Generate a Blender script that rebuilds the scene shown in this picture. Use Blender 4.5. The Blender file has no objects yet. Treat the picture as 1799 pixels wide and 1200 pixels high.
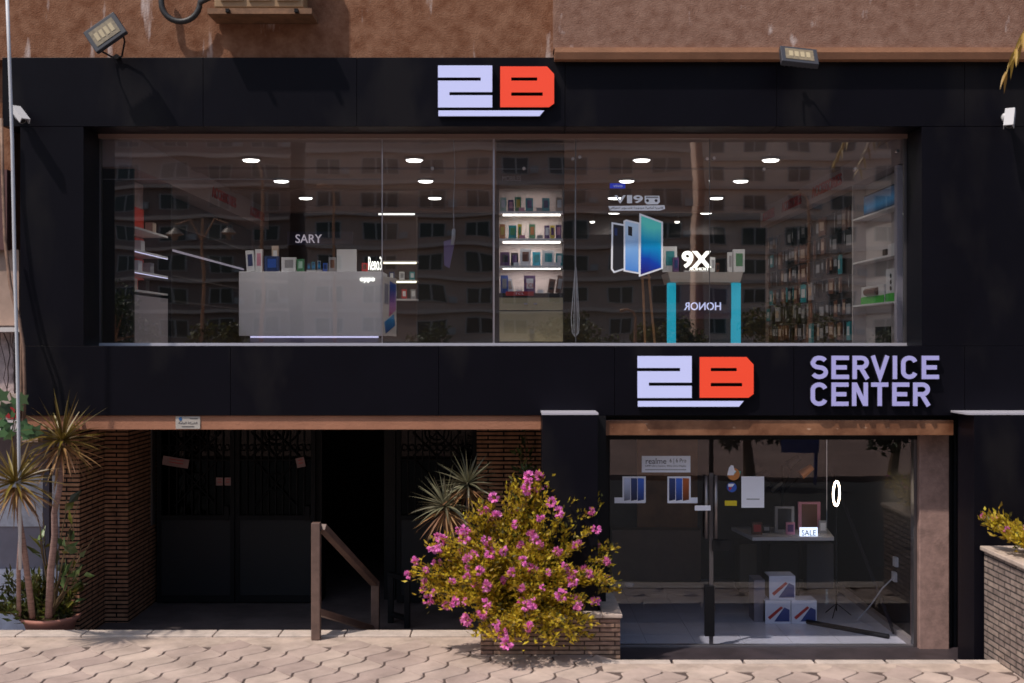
import bpy, bmesh, math, random
from mathutils import Vector, Matrix
R = math.radians
rnd = random.Random(7)
sc = bpy.context.scene
COL = sc.collection
# ------------------------------------------------------------ camera, sky, sun, exposure
F = 2100.0; CX, CY, CZ, CYW = 900.0, 600.0, 3.5, -14.0
cam_d = bpy.data.cameras.new('camera'); cam = bpy.data.objects.new('camera', cam_d); COL.objects.link(cam)
cam.location = (0, CYW, CZ); cam.rotation_euler = (R(90), 0, 0)
cam_d.sensor_width = 36.0; cam_d.lens = F/1799*36.0
cam_d.clip_start = 0.1; cam_d.clip_end = 2000
cam_d.dof.use_dof = True; cam_d.dof.focus_distance = 19.0; cam_d.dof.aperture_fstop = cam_d.lens/1000/0.035
sc.camera = cam
w = bpy.data.worlds.new("World"); sc.world = w; w.use_nodes = True
nt = w.node_tree; nt.nodes.clear()
wo = nt.nodes.new('ShaderNodeOutputWorld'); bg = nt.nodes.new('ShaderNodeBackground'); sk = nt.nodes.new('ShaderNodeTexSky')
SUN_EL, SUN_AZ = R(58), R(230)      # azimuth: compass style, 180 = straight in front of the facade (-Y)
sk.sky_type = 'NISHITA'; sk.sun_disc = False; sk.sun_elevation = SUN_EL; sk.sun_rotation = SUN_AZ
sk.air_density = 1.2; sk.dust_density = 2.0
bg.inputs[1].default_value = 0.135
nt.links.new(sk.outputs[0], bg.inputs[0]); nt.links.new(bg.outputs[0], wo.inputs[0])
sd = bpy.data.lights.new('sun', 'SUN'); sd.energy = 3.5; sd.angle = R(1.2); sd.color = (1.0, 0.9, 0.8)
sun = bpy.data.objects.new('sun', sd); COL.objects.link(sun); sun.location = (-6, -12, 14)
dv = Vector((math.sin(SUN_AZ)*math.cos(SUN_EL), math.cos(SUN_AZ)*math.cos(SUN_EL), math.sin(SUN_EL)))
sun.rotation_euler = dv.to_track_quat('Z', 'Y').to_euler()
sc.view_settings.view_transform = 'Standard'; sc.view_settings.look = 'None'
sc.view_settings.exposure = 0.0; sc.view_settings.gamma = 1.0
sc.render.engine = 'CYCLES'
sc.cycles.max_bounces = 10; sc.cycles.transparent_max_bounces = 16; sc.cycles.glossy_bounces = 4; sc.cycles.diffuse_bounces = 4
sc.cycles.sample_clamp_indirect = 3.0

# ------------------------------------------------------------ pixel helper (photo pixel + distance -> point)
def P(x, y, D): return Vector(((x-CX)*D/F, D+CYW, CZ-(y-CY)*D/F))
def PX(x, D): return (x-CX)*D/F
def PZ(y, D): return CZ-(y-CY)*D/F

# ------------------------------------------------------------ materials
MATS = {}
def mat(name, col, rough=0.6, metal=0.0, var=0.0, scale=3.0, col2=None, bump=0.0, bscale=40.0, emit=None, es=0.0,
        island=0.0, streak=None, spec=0.5, transl=0.0, detail=6, aniso=(1,1,1)):
    if name in MATS: return MATS[name]
    m = bpy.data.materials.new(name); m.use_nodes = True; n = m.node_tree; L = n.links
    b = n.nodes['Principled BSDF']; b.inputs['Roughness'].default_value = rough; b.inputs['Metallic'].default_value = metal
    b.inputs['Specular IOR Level'].default_value = spec
    tc = n.nodes.new('ShaderNodeTexCoord'); mp = n.nodes.new('ShaderNodeMapping'); mp.inputs['Scale'].default_value = aniso
    L.new(tc.outputs['Object'], mp.inputs[0])
    src = None
    if var or col2:
        t = n.nodes.new('ShaderNodeTexNoise'); t.inputs['Scale'].default_value = scale; t.inputs['Detail'].default_value = detail
        t.inputs['Roughness'].default_value = 0.65
        L.new(mp.outputs[0], t.inputs['Vector'])
        r = n.nodes.new('ShaderNodeValToRGB'); r.color_ramp.elements[0].position = 0.35; r.color_ramp.elements[1].position = 0.65
        c2 = col2 or tuple(min(1, c*(1+var)) for c in col)
        c1 = col if col2 else tuple(c*(1-var) for c in col)
        r.color_ramp.elements[0].color = (*c1, 1); r.color_ramp.elements[1].color = (*c2, 1)
        L.new(t.outputs[0], r.inputs[0]); src = r.outputs[0]
    if island:
        g = n.nodes.new('ShaderNodeNewGeometry'); h = n.nodes.new('ShaderNodeHueSaturation')
        mr = n.nodes.new('ShaderNodeMapRange'); mr.inputs[3].default_value = 1-island; mr.inputs[4].default_value = 1+island
        mh = n.nodes.new('ShaderNodeMapRange'); mh.inputs[3].default_value = 0.5-island*0.05; mh.inputs[4].default_value = 0.5+island*0.05
        L.new(g.outputs['Random Per Island'], mr.inputs[0]); L.new(g.outputs['Random Per Island'], mh.inputs[0])
        L.new(mr.outputs[0], h.inputs['Value']); L.new(mh.outputs[0], h.inputs['Hue'])
        if src: L.new(src, h.inputs['Color'])
        else: h.inputs['Color'].default_value = (*col, 1)
        src = h.outputs[0]
    if streak:   # (colour, scale xyz, threshold)
        t = n.nodes.new('ShaderNodeTexNoise'); t.inputs['Scale'].default_value = 1.0; t.inputs['Detail'].default_value = 5
        m2 = n.nodes.new('ShaderNodeMapping'); m2.inputs['Scale'].default_value = streak[1]
        L.new(tc.outputs['Object'], m2.inputs[0]); L.new(m2.outputs[0], t.inputs['Vector'])
        r = n.nodes.new('ShaderNodeValToRGB'); r.color_ramp.elements[0].position = streak[2]; r.color_ramp.elements[1].position = streak[2]+0.1
        L.new(t.outputs[0], r.inputs[0])
        mx = n.nodes.new('ShaderNodeMix'); mx.data_type = 'RGBA'; L.new(r.outputs[0], mx.inputs[0])
        if src: L.new(src, mx.inputs[6])
        else: mx.inputs[6].default_value = (*col, 1)
        mx.inputs[7].default_value = (*streak[0], 1); src = mx.outputs[2]
    if src: L.new(src, b.inputs['Base Color'])
    else: b.inputs['Base Color'].default_value = (*col, 1)
    if bump:
        t = n.nodes.new('ShaderNodeTexNoise'); t.inputs['Scale'].default_value = bscale; t.inputs['Detail'].default_value = 6
        L.new(mp.outputs[0], t.inputs['Vector'])
        bp = n.nodes.new('ShaderNodeBump'); bp.inputs['Strength'].default_value = bump; bp.inputs['Distance'].default_value = 0.02
        L.new(t.outputs[0], bp.inputs['Height']); L.new(bp.outputs[0], b.inputs['Normal'])
    if emit: b.inputs['Emission Color'].default_value = (*emit, 1); b.inputs['Emission Strength'].default_value = es
    if transl:
        tr = n.nodes.new('ShaderNodeBsdfTranslucent'); mxs = n.nodes.new('ShaderNodeMixShader'); mxs.inputs[0].default_value = transl
        if src: L.new(src, tr.inputs[0])
        else: tr.inputs[0].default_value = (*col, 1)
        L.new(b.outputs[0], mxs.inputs[1]); L.new(tr.outputs[0], mxs.inputs[2]); L.new(mxs.outputs[0], n.nodes['Material Output'].inputs[0])
    MATS[name] = m; return m

def brick_mat(name, c1, c2, mortar, bw, bh, ms, bump=0.6, off=0.5, rough=0.8):
    m = bpy.data.materials.new(name); m.use_nodes = True; n = m.node_tree; L = n.links; b = n.nodes['Principled BSDF']
    b.inputs['Roughness'].default_value = rough; b.inputs['Specular IOR Level'].default_value = 0.25
    g = n.nodes.new('ShaderNodeNewGeometry'); s = n.nodes.new('ShaderNodeSeparateXYZ'); L.new(g.outputs['Position'], s.inputs[0])
    a = n.nodes.new('ShaderNodeMath'); a.operation = 'ADD'; L.new(s.outputs[0], a.inputs[0]); L.new(s.outputs[1], a.inputs[1])
    c = n.nodes.new('ShaderNodeCombineXYZ'); L.new(a.outputs[0], c.inputs[0]); L.new(s.outputs[2], c.inputs[1])
    t = n.nodes.new('ShaderNodeTexBrick'); L.new(c.outputs[0], t.inputs['Vector'])
    t.inputs['Color1'].default_value = (*c1, 1); t.inputs['Color2'].default_value = (*c2, 1); t.inputs['Mortar'].default_value = (*mortar, 1)
    t.inputs['Scale'].default_value = 1.0; t.inputs['Mortar Size'].default_value = ms; t.inputs['Mortar Smooth'].default_value = 0.3
    t.inputs['Brick Width'].default_value = bw; t.inputs['Row Height'].default_value = bh; t.offset = off
    no = n.nodes.new('ShaderNodeTexNoise'); no.inputs['Scale'].default_value = 14; no.inputs['Detail'].default_value = 6
    mx = n.nodes.new('ShaderNodeMix'); mx.data_type = 'RGBA'; mx.blend_type = 'MULTIPLY'; mx.inputs[0].default_value = 0.6
    r = n.nodes.new('ShaderNodeValToRGB'); r.color_ramp.elements[0].color = (.35, .33, .33, 1); r.color_ramp.elements[1].color = (1.2, 1.2, 1.2, 1)
    r.color_ramp.elements[0].position = .3; r.color_ramp.elements[1].position = .65
    L.new(no.outputs[0], r.inputs[0]); L.new(t.outputs[0], mx.inputs[6]); L.new(r.outputs[0], mx.inputs[7]); L.new(mx.outputs[2], b.inputs['Base Color'])
    mt = n.nodes.new('ShaderNodeMath'); mt.operation = 'SUBTRACT'; L.new(no.outputs[0], mt.inputs[0]); L.new(t.outputs['Fac'], mt.inputs[1])
    bp = n.nodes.new('ShaderNodeBump'); bp.inputs['Strength'].default_value = bump; bp.inputs['Distance'].default_value = 0.02
    L.new(mt.outputs[0], bp.inputs['Height']); L.new(bp.outputs[0], b.inputs['Normal'])
    return m

def glass_mat(name, tint=(0.91, 0.92, 0.94), base=0.15, rough=0.0):
    m = bpy.data.materials.new(name); m.use_nodes = True; n = m.node_tree; L = n.links; n.nodes.remove(n.nodes['Principled BSDF'])
    tr = n.nodes.new('ShaderNodeBsdfTransparent'); tr.inputs[0].default_value = (*tint, 1)
    gl = n.nodes.new('ShaderNodeBsdfGlossy'); gl.inputs['Roughness'].default_value = rough
    lw = n.nodes.new('ShaderNodeLayerWeight'); lw.inputs[0].default_value = 0.5
    wn = n.nodes.new('ShaderNodeTexNoise'); wn.inputs['Scale'].default_value = .9; wn.inputs['Detail'].default_value = 1; tcw = n.nodes.new('ShaderNodeTexCoord'); L.new(tcw.outputs['Object'], wn.inputs['Vector'])
    wb = n.nodes.new('ShaderNodeBump'); wb.inputs['Strength'].default_value = 1.0; wb.inputs['Distance'].default_value = .0022; L.new(wn.outputs[0], wb.inputs['Height']); L.new(wb.outputs[0], gl.inputs['Normal'])
    p = n.nodes.new('ShaderNodeMath'); p.operation = 'POWER'; p.inputs[1].default_value = 5; L.new(lw.outputs['Facing'], p.inputs[0])
    ma = n.nodes.new('ShaderNodeMath'); ma.operation = 'MULTIPLY_ADD'; ma.inputs[1].default_value = 1-base; ma.inputs[2].default_value = base
    L.new(p.outputs[0], ma.inputs[0])
    mx = n.nodes.new('ShaderNodeMixShader'); L.new(ma.outputs[0], mx.inputs[0]); L.new(tr.outputs[0], mx.inputs[1]); L.new(gl.outputs[0], mx.inputs[2])
    L.new(mx.outputs[0], n.nodes['Material Output'].inputs[0]); return m

def grad_mat(name, stops, rough=0.3, es=0.0, diag=0.0):
    """printed artwork: colour runs along the object's height (generated coordinates)"""
    m = bpy.data.materials.new(name); m.use_nodes = True; n = m.node_tree; L = n.links; b = n.nodes['Principled BSDF']
    b.inputs['Roughness'].default_value = rough
    tc = n.nodes.new('ShaderNodeTexCoord'); s = n.nodes.new('ShaderNodeSeparateXYZ'); L.new(tc.outputs['Generated'], s.inputs[0])
    no = n.nodes.new('ShaderNodeTexNoise'); no.inputs['Scale'].default_value = 1.6; L.new(tc.outputs['Generated'], no.inputs['Vector'])
    a = n.nodes.new('ShaderNodeMath'); a.operation = 'MULTIPLY_ADD'; a.inputs[1].default_value = diag; L.new(s.outputs[0], a.inputs[0]); L.new(s.outputs[2], a.inputs[2])
    a2 = n.nodes.new('ShaderNodeMath'); a2.operation = 'MULTIPLY_ADD'; a2.inputs[1].default_value = 0.25; L.new(no.outputs[0], a2.inputs[0]); L.new(a.outputs[0], a2.inputs[2])
    r = n.nodes.new('ShaderNodeValToRGB'); L.new(a2.outputs[0], r.inputs[0])
    e = r.color_ramp.elements
    e[0].position = stops[0][0]; e[0].color = (*stops[0][1], 1); e[1].position = stops[-1][0]; e[1].color = (*stops[-1][1], 1)
    for p, c in stops[1:-1]:
        k = e.new(p); k.color = (*c, 1)
    L.new(r.outputs[0], b.inputs['Base Color'])
    if es: L.new(r.outputs[0], b.inputs['Emission Color']); b.inputs['Emission Strength'].default_value = es
    return m

def lamp_mat(name, col, s, base=None):
    return mat(name, base or (0.8, 0.8, 0.8), 0.4, emit=col, es=s)

# ------------------------------------------------------------ mesh building
WL = {}
def wl(o): return WL.get(o.name, Vector((0, 0, 0))) if o else Vector((0, 0, 0))
class M:
    def __init__(s): s.v = []; s.f = []
    def quad(s, *p):
        i = len(s.v); s.v += [Vector(q) for q in p]; s.f.append(tuple(range(i, i+len(p)))); return s
    def box(s, x0, x1, y0, y1, z0, z1, rot=0, piv=None, tilt=0):
        i = len(s.v)
        c = [Vector((x, y, z)) for z in (z0, z1) for x, y in ((x0, y0), (x1, y0), (x1, y1), (x0, y1))]
        if rot or tilt:
            p = Vector(piv) if piv else Vector(((x0+x1)/2, (y0+y1)/2, (z0+z1)/2))
            mm = Matrix.Rotation(rot, 3, 'Z') @ Matrix.Rotation(tilt, 3, 'Y')
            c = [mm @ (q-p)+p for q in c]
        s.v += c
        s.f += [(i, i+3, i+2, i+1), (i+4, i+5, i+6, i+7), (i, i+1, i+5, i+4), (i+1, i+2, i+6, i+5), (i+2, i+3, i+7, i+6), (i+3, i, i+4, i+7)]
        return s
    def pb(s, x0, x1, y0, y1, D, t, **k):      # front face = photo rectangle at distance D, going t metres back
        return s.box(PX(x0, D), PX(x1, D), D+CYW, D+CYW+t, PZ(y1, D), PZ(y0, D), **k)
    def tube(s, pts, r, n=8, caps=True):
        pts = [Vector(p) for p in pts]; i0 = len(s.v); rr = r if isinstance(r, (list, tuple)) else [r]*len(pts)
        up = None
        for k, p in enumerate(pts):
            d = (pts[min(k+1, len(pts)-1)]-pts[max(k-1, 0)]).normalized()
            if up is None: up = d.orthogonal().normalized()
            u = (up-d*up.dot(d)).normalized(); up = u; v = d.cross(u)
            for j in range(n):
                a = 2*math.pi*j/n; s.v.append(p+(u*math.cos(a)+v*math.sin(a))*rr[k])
        for k in range(len(pts)-1):
            for j in range(n):
                a = i0+k*n+j; b = i0+k*n+(j+1) % n; s.f.append((a, b, b+n, a+n))
        if caps: s.f.append(tuple(i0+j for j in reversed(range(n)))); e = i0+(len(pts)-1)*n; s.f.append(tuple(e+j for j in range(n)))
        return s
    def lathe(s, c, prof, n=16):                # prof: list of (radius, z)
        i0 = len(s.v); c = Vector(c)
        for r, z in prof:
            for j in range(n): a = 2*math.pi*j/n; s.v.append(c+Vector((r*math.cos(a), r*math.sin(a), z)))
        for k in range(len(prof)-1):
            for j in range(n):
                a = i0+k*n+j; b = i0+k*n+(j+1) % n; s.f.append((a, b, b+n, a+n))
        s.f.append(tuple(i0+j for j in reversed(range(n)))); e = i0+(len(prof)-1)*n; s.f.append(tuple(e+j for j in range(n)))
        return s
    def prism(s, poly, t, f):                   # poly: 2-D list, f maps (u, v, depth) -> point, front depth 0, back depth t
        i = len(s.v); n = len(poly)
        s.v += [Vector(f(u, v, 0)) for u, v in poly]+[Vector(f(u, v, t)) for u, v in poly]
        s.f.append(tuple(range(i, i+n))); s.f.append(tuple(reversed(range(i+n, i+2*n))))
        for k in range(n): a, b = i+k, i+(k+1) % n; s.f.append((b, a, a+n, b+n))
        return s
    def pprism(s, poly, D, t):                  # photo-pixel polygon standing at distance D, t thick
        def f(u, v, d): q = P(u, v, D); return (q.x, q.y+d, q.z)
        return s.prism(poly, t, f)
    def add(s, o, T=None):
        i = len(s.v); s.v += [(T @ q if T else q.copy()) for q in o.v]; s.f += [tuple(k+i for k in q) for q in o.f]; return s
    def build(s, name, material, parent=None, smooth=False, origin=None, bevel=0, fix=True):
        o0 = wl(parent) if parent else (Vector(origin) if origin else None)
        if o0 is None:
            xs = [q.x for q in s.v]; ys = [q.y for q in s.v]; zs = [q.z for q in s.v]
            o0 = Vector(((min(xs)+max(xs))/2, (min(ys)+max(ys))/2, min(zs)))
        me = bpy.data.meshes.new(name); me.from_pydata([tuple(q-o0) for q in s.v], [], s.f)
        if fix:
            bm = bmesh.new(); bm.from_mesh(me); bmesh.ops.recalc_face_normals(bm, faces=bm.faces); bm.to_mesh(me); bm.free()
        me.materials.append(material)
        if smooth: me.polygons.foreach_set('use_smooth', [True]*len(me.polygons))
        o = bpy.data.objects.new(name, me); COL.objects.link(o)
        if parent: o.parent = parent; WL[o.name] = o0
        else: o.location = o0; WL[o.name] = o0
        if bevel:
            b = o.modifiers.new('bevel', 'BEVEL'); b.width = bevel; b.segments = 2; b.limit_method = 'ANGLE'
        return o
def tag(o, label, cat=None, group=None, kind=None):
    o['label'] = label
    if cat: o['category'] = cat
    if group: o['group'] = group
    if kind: o['kind'] = kind
    return o
def struct(o): o['kind'] = 'structure'; return o
def thing(name, loc, label, cat, group=None):
    o = bpy.data.objects.new(name, None); COL.objects.link(o); o.location = loc; o.empty_display_size = 0.1
    WL[o.name] = Vector(loc); return tag(o, label, cat, group)
def dup(root, loc, label=None, rz=None, scale=None):
    r = root.copy(); COL.objects.link(r); r.location = loc; WL[r.name] = Vector(loc)
    if rz is not None: r.rotation_euler = (0, 0, rz)
    if scale: r.scale = (scale,)*3
    if label: r['label'] = label
    def rec(src, dst):
        for ch in [c for c in bpy.data.objects if c.parent == src]:
            c = ch.copy(); COL.objects.link(c); c.parent = dst; rec(ch, c)
    rec(root, r); return r

# lettering: text turned into a real mesh, fitted into a rectangle
def text_verts(s, extr=0.0, bold=0.0):
    c = bpy.data.curves.new('lettering_curve', 'FONT'); c.body = s; c.size = 1; c.extrude = 0.5; c.offset = bold; c.resolution_u = 4
    o = bpy.data.objects.new('lettering_tmp', c); COL.objects.link(o); bpy.context.view_layer.update()
    me = bpy.data.meshes.new_from_object(o); vs = [v.co.copy() for v in me.vertices]; fs = [tuple(p.vertices) for p in me.polygons]
    bpy.data.objects.remove(o); bpy.data.curves.remove(c); bpy.data.meshes.remove(me)
    if not vs: return [Vector((0, 0, 0))]*3, [(0, 1, 2)]
    x0 = min(v.x for v in vs); x1 = max(v.x for v in vs); y0 = min(v.y for v in vs); y1 = max(v.y for v in vs)
    return [Vector(((v.x-x0)/(x1-x0), (v.y-y0)/(y1-y0), v.z)) for v in vs], fs
def lettering(s, O, U, V, t, material, parent, name='lettering', bold=0.0, mirror=False):
    """O bottom-left corner, U along the line (full width), V up (full height); t = thickness towards the reader"""
    O, U, V = Vector(O), Vector(U), Vector(V); N = U.cross(V).normalized()
    vs, fs = text_verts(s, bold=bold); m = M()
    m.v = [O+U*((1-v.x) if mirror else v.x)+V*v.y+N*(t*(v.z+0.5)) for v in vs]; m.f = fs
    return m.build(name, material, parent)
def ptext(s, x0, x1, y0, y1, D, t, material, parent, **k):
    a = P(x0, y1, D); b = P(x1, y1, D); c = P(x0, y0, D)
    return lettering(s, a, b-a, c-a, t, material, parent, **k)

# stroke lettering for the DIN-like sign
def ribbon(pts, w, closed=False):
    pts = [Vector(p) for p in pts]; n = len(pts); Ls, Rs = [], []
    for i in range(n):
        a = pts[i-1] if (i > 0 or closed) else None; b = pts[(i+1) % n] if (i < n-1 or closed) else None
        d1 = (pts[i]-a).normalized() if a is not None else None; d2 = (b-pts[i]).normalized() if b is not None else None
        if d1 is None: d1 = d2
        if d2 is None: d2 = d1
        t = (d1+d2).normalized(); nn = Vector((-t.y, t.x)); k = 1/max(0.35, nn.dot(Vector((-d1.y, d1.x))))
        Ls.append(pts[i]+nn*w/2*k); Rs.append(pts[i]-nn*w/2*k)
    return [[Ls[i], Ls[(i+1) % n], Rs[(i+1) % n], Rs[i]] for i in range(n if closed else n-1)]
def arc(cx, cy, rx, ry, a0, a1, n=10): return [(cx+rx*math.cos(R(a0+(a1-a0)*i/n)), cy+ry*math.sin(R(a0+(a1-a0)*i/n))) for i in range(n+1)]
def strokes(ch, W, H, w):      # y up, origin bottom-left
    h = w/2; l, r, b, t = h, W-h, h, H-h; m = H/2
    if ch == 'E': return [[(l, 0), (l, H)], [(l, t), (W, t)], [(l, m), (W-w*.5, m)], [(l, b), (W, b)]]
    if ch == 'I': return [[(W/2, 0), (W/2, H)]]
    if ch == 'T': return [[(0, t), (W, t)], [(W/2, 0), (W/2, t)]]
    if ch == 'N': return [[(l, 0), (l, H)], [(r, 0), (r, H)], [(l+h*.3, H-h*.4), (r-h*.3, h*.4)]]
    if ch == 'V': return [[(h*.8, H), (W/2, h*.8), (W-h*.8, H)]]
    if ch == 'C': return [arc(W/2, H*.68, W/2-h, H*.32-h, 15, 180)+arc(W/2, H*.32, W/2-h, H*.32-h, 180, 345)]
    if ch == 'R': return [[(l, 0), (l, H)], [(l, t), (W*.5, t)]+arc(W*.55, (t+m)/2, r-W*.55, (t-m)/2, 90, -90)+[(l, m)], [(W*.5, m), (W-h*.6, 0)]]
    if ch == 'S': return [arc(W/2, (t+m)/2, W/2-h, (t-m)/2, 25, 180)[:-3]+arc(W/2, (t+m)/2, W/2-h, (t-m)/2, 180, 245, 5)+arc(W/2, (b+m)/2, W/2-h, (m-b)/2, 65, 0, 5)+arc(W/2, (b+m)/2, W/2-h, (m-b)/2, -10, -155)]
def stroke_letter(ch, x0, x1, y0, y1, w, D, t):
    m = M(); H = y1-y0; k = 0
    for st in strokes(ch, x1-x0, H, w):
        k += 1
        for q in ribbon(st, w): m.pprism([(x0+p.x, y1-p.y) for p in q], D+k*0.0006, t)
    return m

# ------------------------------------------------------------ foliage helpers
def blade(m, base, d, L, W, droop, n=6, side=None):
    d = Vector(d).normalized(); p = Vector(base); up = Vector((0, 0, 1)); i0 = len(m.v)
    s = d.cross(up)
    s = s.normalized() if s.length > .05 else Vector((1, 0, 0))
    if side: s = (s*math.cos(side)+d.cross(s)*math.sin(side)).normalized()
    for k in range(n+1):
        t = k/n; wd = W*(0.45+1.1*t if t < .35 else (1-t)/.65*.835+.0)+0.001
        nn = s.cross(d).normalized()
        m.v += [p-s*wd/2+nn*wd*.18, p.copy(), p+s*wd/2+nn*wd*.18]
        d = (d+Vector((0, 0, -droop/n))).normalized(); p = p+d*(L/n)
    for k in range(n):
        a = i0+3*k; m.f += [(a, a+1, a+4, a+3), (a+1, a+2, a+5, a+4)]
def leaf(m, p, d, nrm, L, W):
    d = Vector(d).normalized(); s = d.cross(Vector(nrm)); s = s.normalized() if s.length > .01 else d.orthogonal().normalized(); n2 = s.cross(d)
    i = len(m.v); p = Vector(p)
    m.v += [p, p+d*L*.4+s*W*.5+n2*W*.12, p+d*L-n2*L*.1, p+d*L*.4-s*W*.5+n2*W*.12, p+d*L*.45]
    m.f += [(i, i+1, i+4), (i+1, i+2, i+4), (i+2, i+3, i+4), (i+3, i, i+4)]
def rdir(zmin=-1, zmax=1, r=rnd):
    z = r.uniform(zmin, zmax); a = r.uniform(0, 2*math.pi); q = math.sqrt(max(0, 1-z*z)); return Vector((q*math.cos(a), q*math.sin(a), z))

# ------------------------------------------------------------ palette
m_clad = mat('black_cladding', (0.0045, 0.0042, 0.0075), 0.40, var=.12, scale=1.2, spec=.10, streak=((.011, .010, .012), (1.1, 1.1, .5), .55))
m_black = mat('black_paint', (0.006, 0.006, 0.008), 0.5, spec=.25)
m_stucco = mat('brown_stucco', (0.17, 0.072, 0.040), 0.95, col2=(0.28, 0.145, 0.09), scale=6, bump=.45, bscale=55, streak=((0.55, 0.45, 0.42), (6, 6, 1.1), 0.63), spec=.1, detail=9)
m_stucco2 = mat('pink_brown_stucco', (0.20, 0.105, 0.075), 0.95, col2=(0.30, 0.18, 0.135), scale=7, bump=.45, bscale=60, streak=((0.6, 0.5, 0.47), (5, 5, 2.0), 0.66), spec=.1, detail=9)
m_tan = mat('tan_trim', (0.36, 0.17, 0.09), 0.7, var=.12, scale=3, bump=.2)
m_beam = mat('tan_painted_beam', (0.36, 0.165, 0.10), 0.7, var=.10, scale=2.5, bump=.25, bscale=30, spec=.2)
m_marble = mat('brown_marble', (0.11, 0.04, 0.02), 0.3, col2=(0.32, 0.15, 0.08), scale=2.2, streak=((0.6, 0.38, 0.26), (9, 9, 16), 0.66), detail=8)
m_stone = mat('pinkish_stone', (0.30, 0.19, 0.165), 0.6, var=.25, scale=6, bump=.2)
m_alu = mat('aluminium', (0.55, 0.52, 0.56), 0.32, metal=.9)
m_alu_d = mat('dull_metal', (0.16, 0.15, 0.16), 0.4, metal=.8)
m_capm = mat('pale_cap_metal', (.62, .60, .68), .4, metal=.35)
m_ceil = mat('ceiling_paint', (0.34, 0.245, 0.21), 0.9, var=.04)
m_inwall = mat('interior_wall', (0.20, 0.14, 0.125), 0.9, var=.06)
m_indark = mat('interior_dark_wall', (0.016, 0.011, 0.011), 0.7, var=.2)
m_bulk = mat('bulkhead_paint', (0.42, 0.33, 0.33), 0.8)
m_white = mat('white_laminate', (0.72, 0.7, 0.7), 0.4, var=.03)
m_desk = mat('pale_grey_laminate', (0.86, 0.86, 0.9), 0.35, var=.03)
m_wood = mat('dark_wood', (0.10, 0.045, 0.02), 0.55, var=.3, scale=4, aniso=(1, 1, 8))
m_tile = mat('glazed_floor_tile', (0.80, 0.76, 0.80), 0.14, var=.06, scale=1.5)
m_iron = mat('black_iron', (0.007, 0.007, 0.009), 0.6, spec=.2)
m_concrete = mat('grey_concrete', (0.11, 0.088, 0.088), 0.85, var=.25, scale=2.5, bump=.3)
m_kerb = mat('kerb_stone', (0.50, 0.42, 0.37), 0.85, var=.15, scale=5, bump=.4)
m_asph = mat('asphalt', (0.06, 0.058, 0.058), 0.9, var=.25, scale=30, bump=.4, bscale=90)
m_earth = mat('dusty_ground', (0.16, 0.13, 0.11), 0.95, var=.25, scale=.4)
m_rail = mat('brown_painted_steel', (0.13, 0.08, 0.065), 0.5, var=.2, scale=8)
m_brick = brick_mat('thin_brown_brick', (0.42, 0.22, 0.13), (0.33, 0.16, 0.095), (0.012, 0.008, 0.007), .42, .056, .011, bump=1.0)
m_pbrick = brick_mat('planter_stone_courses', (0.44, 0.28, 0.20), (0.30, 0.18, 0.14), (0.09, 0.055, 0.045), .34, .05, .008, bump=1.0)
m_gbrick = brick_mat('grey_stone_courses', (0.36, 0.28, 0.24), (0.26, 0.2, 0.18), (0.05, 0.045, 0.045), .3, .065, .009, bump=1.0)
m_cap = mat('planter_cap_stone', (0.50, 0.40, 0.34), 0.8, var=.15, scale=7, bump=.3)
m_soil = mat('soil', (0.05, 0.03, 0.02), 1.0, var=.3, scale=20, bump=.6)
m_paver = mat('concrete_paver', (0.43, 0.335, 0.29), 0.85, island=.16, var=.2, scale=1.8, bump=.35, bscale=70, spec=.2)
m_joint = mat('joint_sand', (0.10, 0.07, 0.06), 0.95, var=.2, scale=8)
m_glass = glass_mat('window_glass')
m_glass2 = glass_mat('door_glass', tint=(0.90, 0.92, 0.96), base=.045)
m_sign_w = lamp_mat('backlit_white_acrylic', (0.50, 0.54, 0.98), 0.60, (0.34, 0.34, 0.42))
m_sign_r = lamp_mat('backlit_red_acrylic', (1.0, 0.055, 0.012), 0.42, (0.6, 0.06, 0.03))
m_sign_v = lamp_mat('backlit_lavender_acrylic', (0.42, 0.39, 0.92), 0.34, (0.28, 0.27, 0.42))
m_signside = mat('sign_return', (0.02, 0.02, 0.03), 0.5)
m_lampw = lamp_mat('downlight_diffuser', (1.0, 0.96, 0.86), 9.0)
m_led = lamp_mat('shelf_led', (1.0, 0.93, 0.8), 5.0)
m_leddim = lamp_mat('dim_led', (0.8, 0.7, 0.9), 0.25, (.3, .28, .3))
m_ledc = lamp_mat('cool_led', (0.70, 0.68, 1.0), 1.1)
m_ylw_led = lamp_mat('warm_led', (1.0, 0.95, 0.65), 2.6)
m_glow = lamp_mat('glowing_white', (1.0, 0.98, 0.85), 2.2)
m_honor = lamp_mat('honor_letters', (0.62, 0.66, 1.0), 1.0)
m_paper = mat('white_paper', (0.84, 0.84, 0.93), 0.7, var=.03)
m_ink = mat('dark_ink', (0.05, 0.04, 0.05), 0.6)
m_red = mat('red_print', (0.5, 0.035, 0.03), 0.5)
m_redglow = lamp_mat('red_lit_panel', (0.7, 0.06, 0.03), 0.10, (0.5, 0.05, 0.04))
m_white_plastic = mat('white_plastic', (0.50, 0.50, 0.52), 0.35)
m_cable = mat('grey_cable', (0.45, 0.45, 0.48), 0.5)
m_blackcable = mat('black_cable', (0.02, 0.02, 0.022), 0.5)

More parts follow.
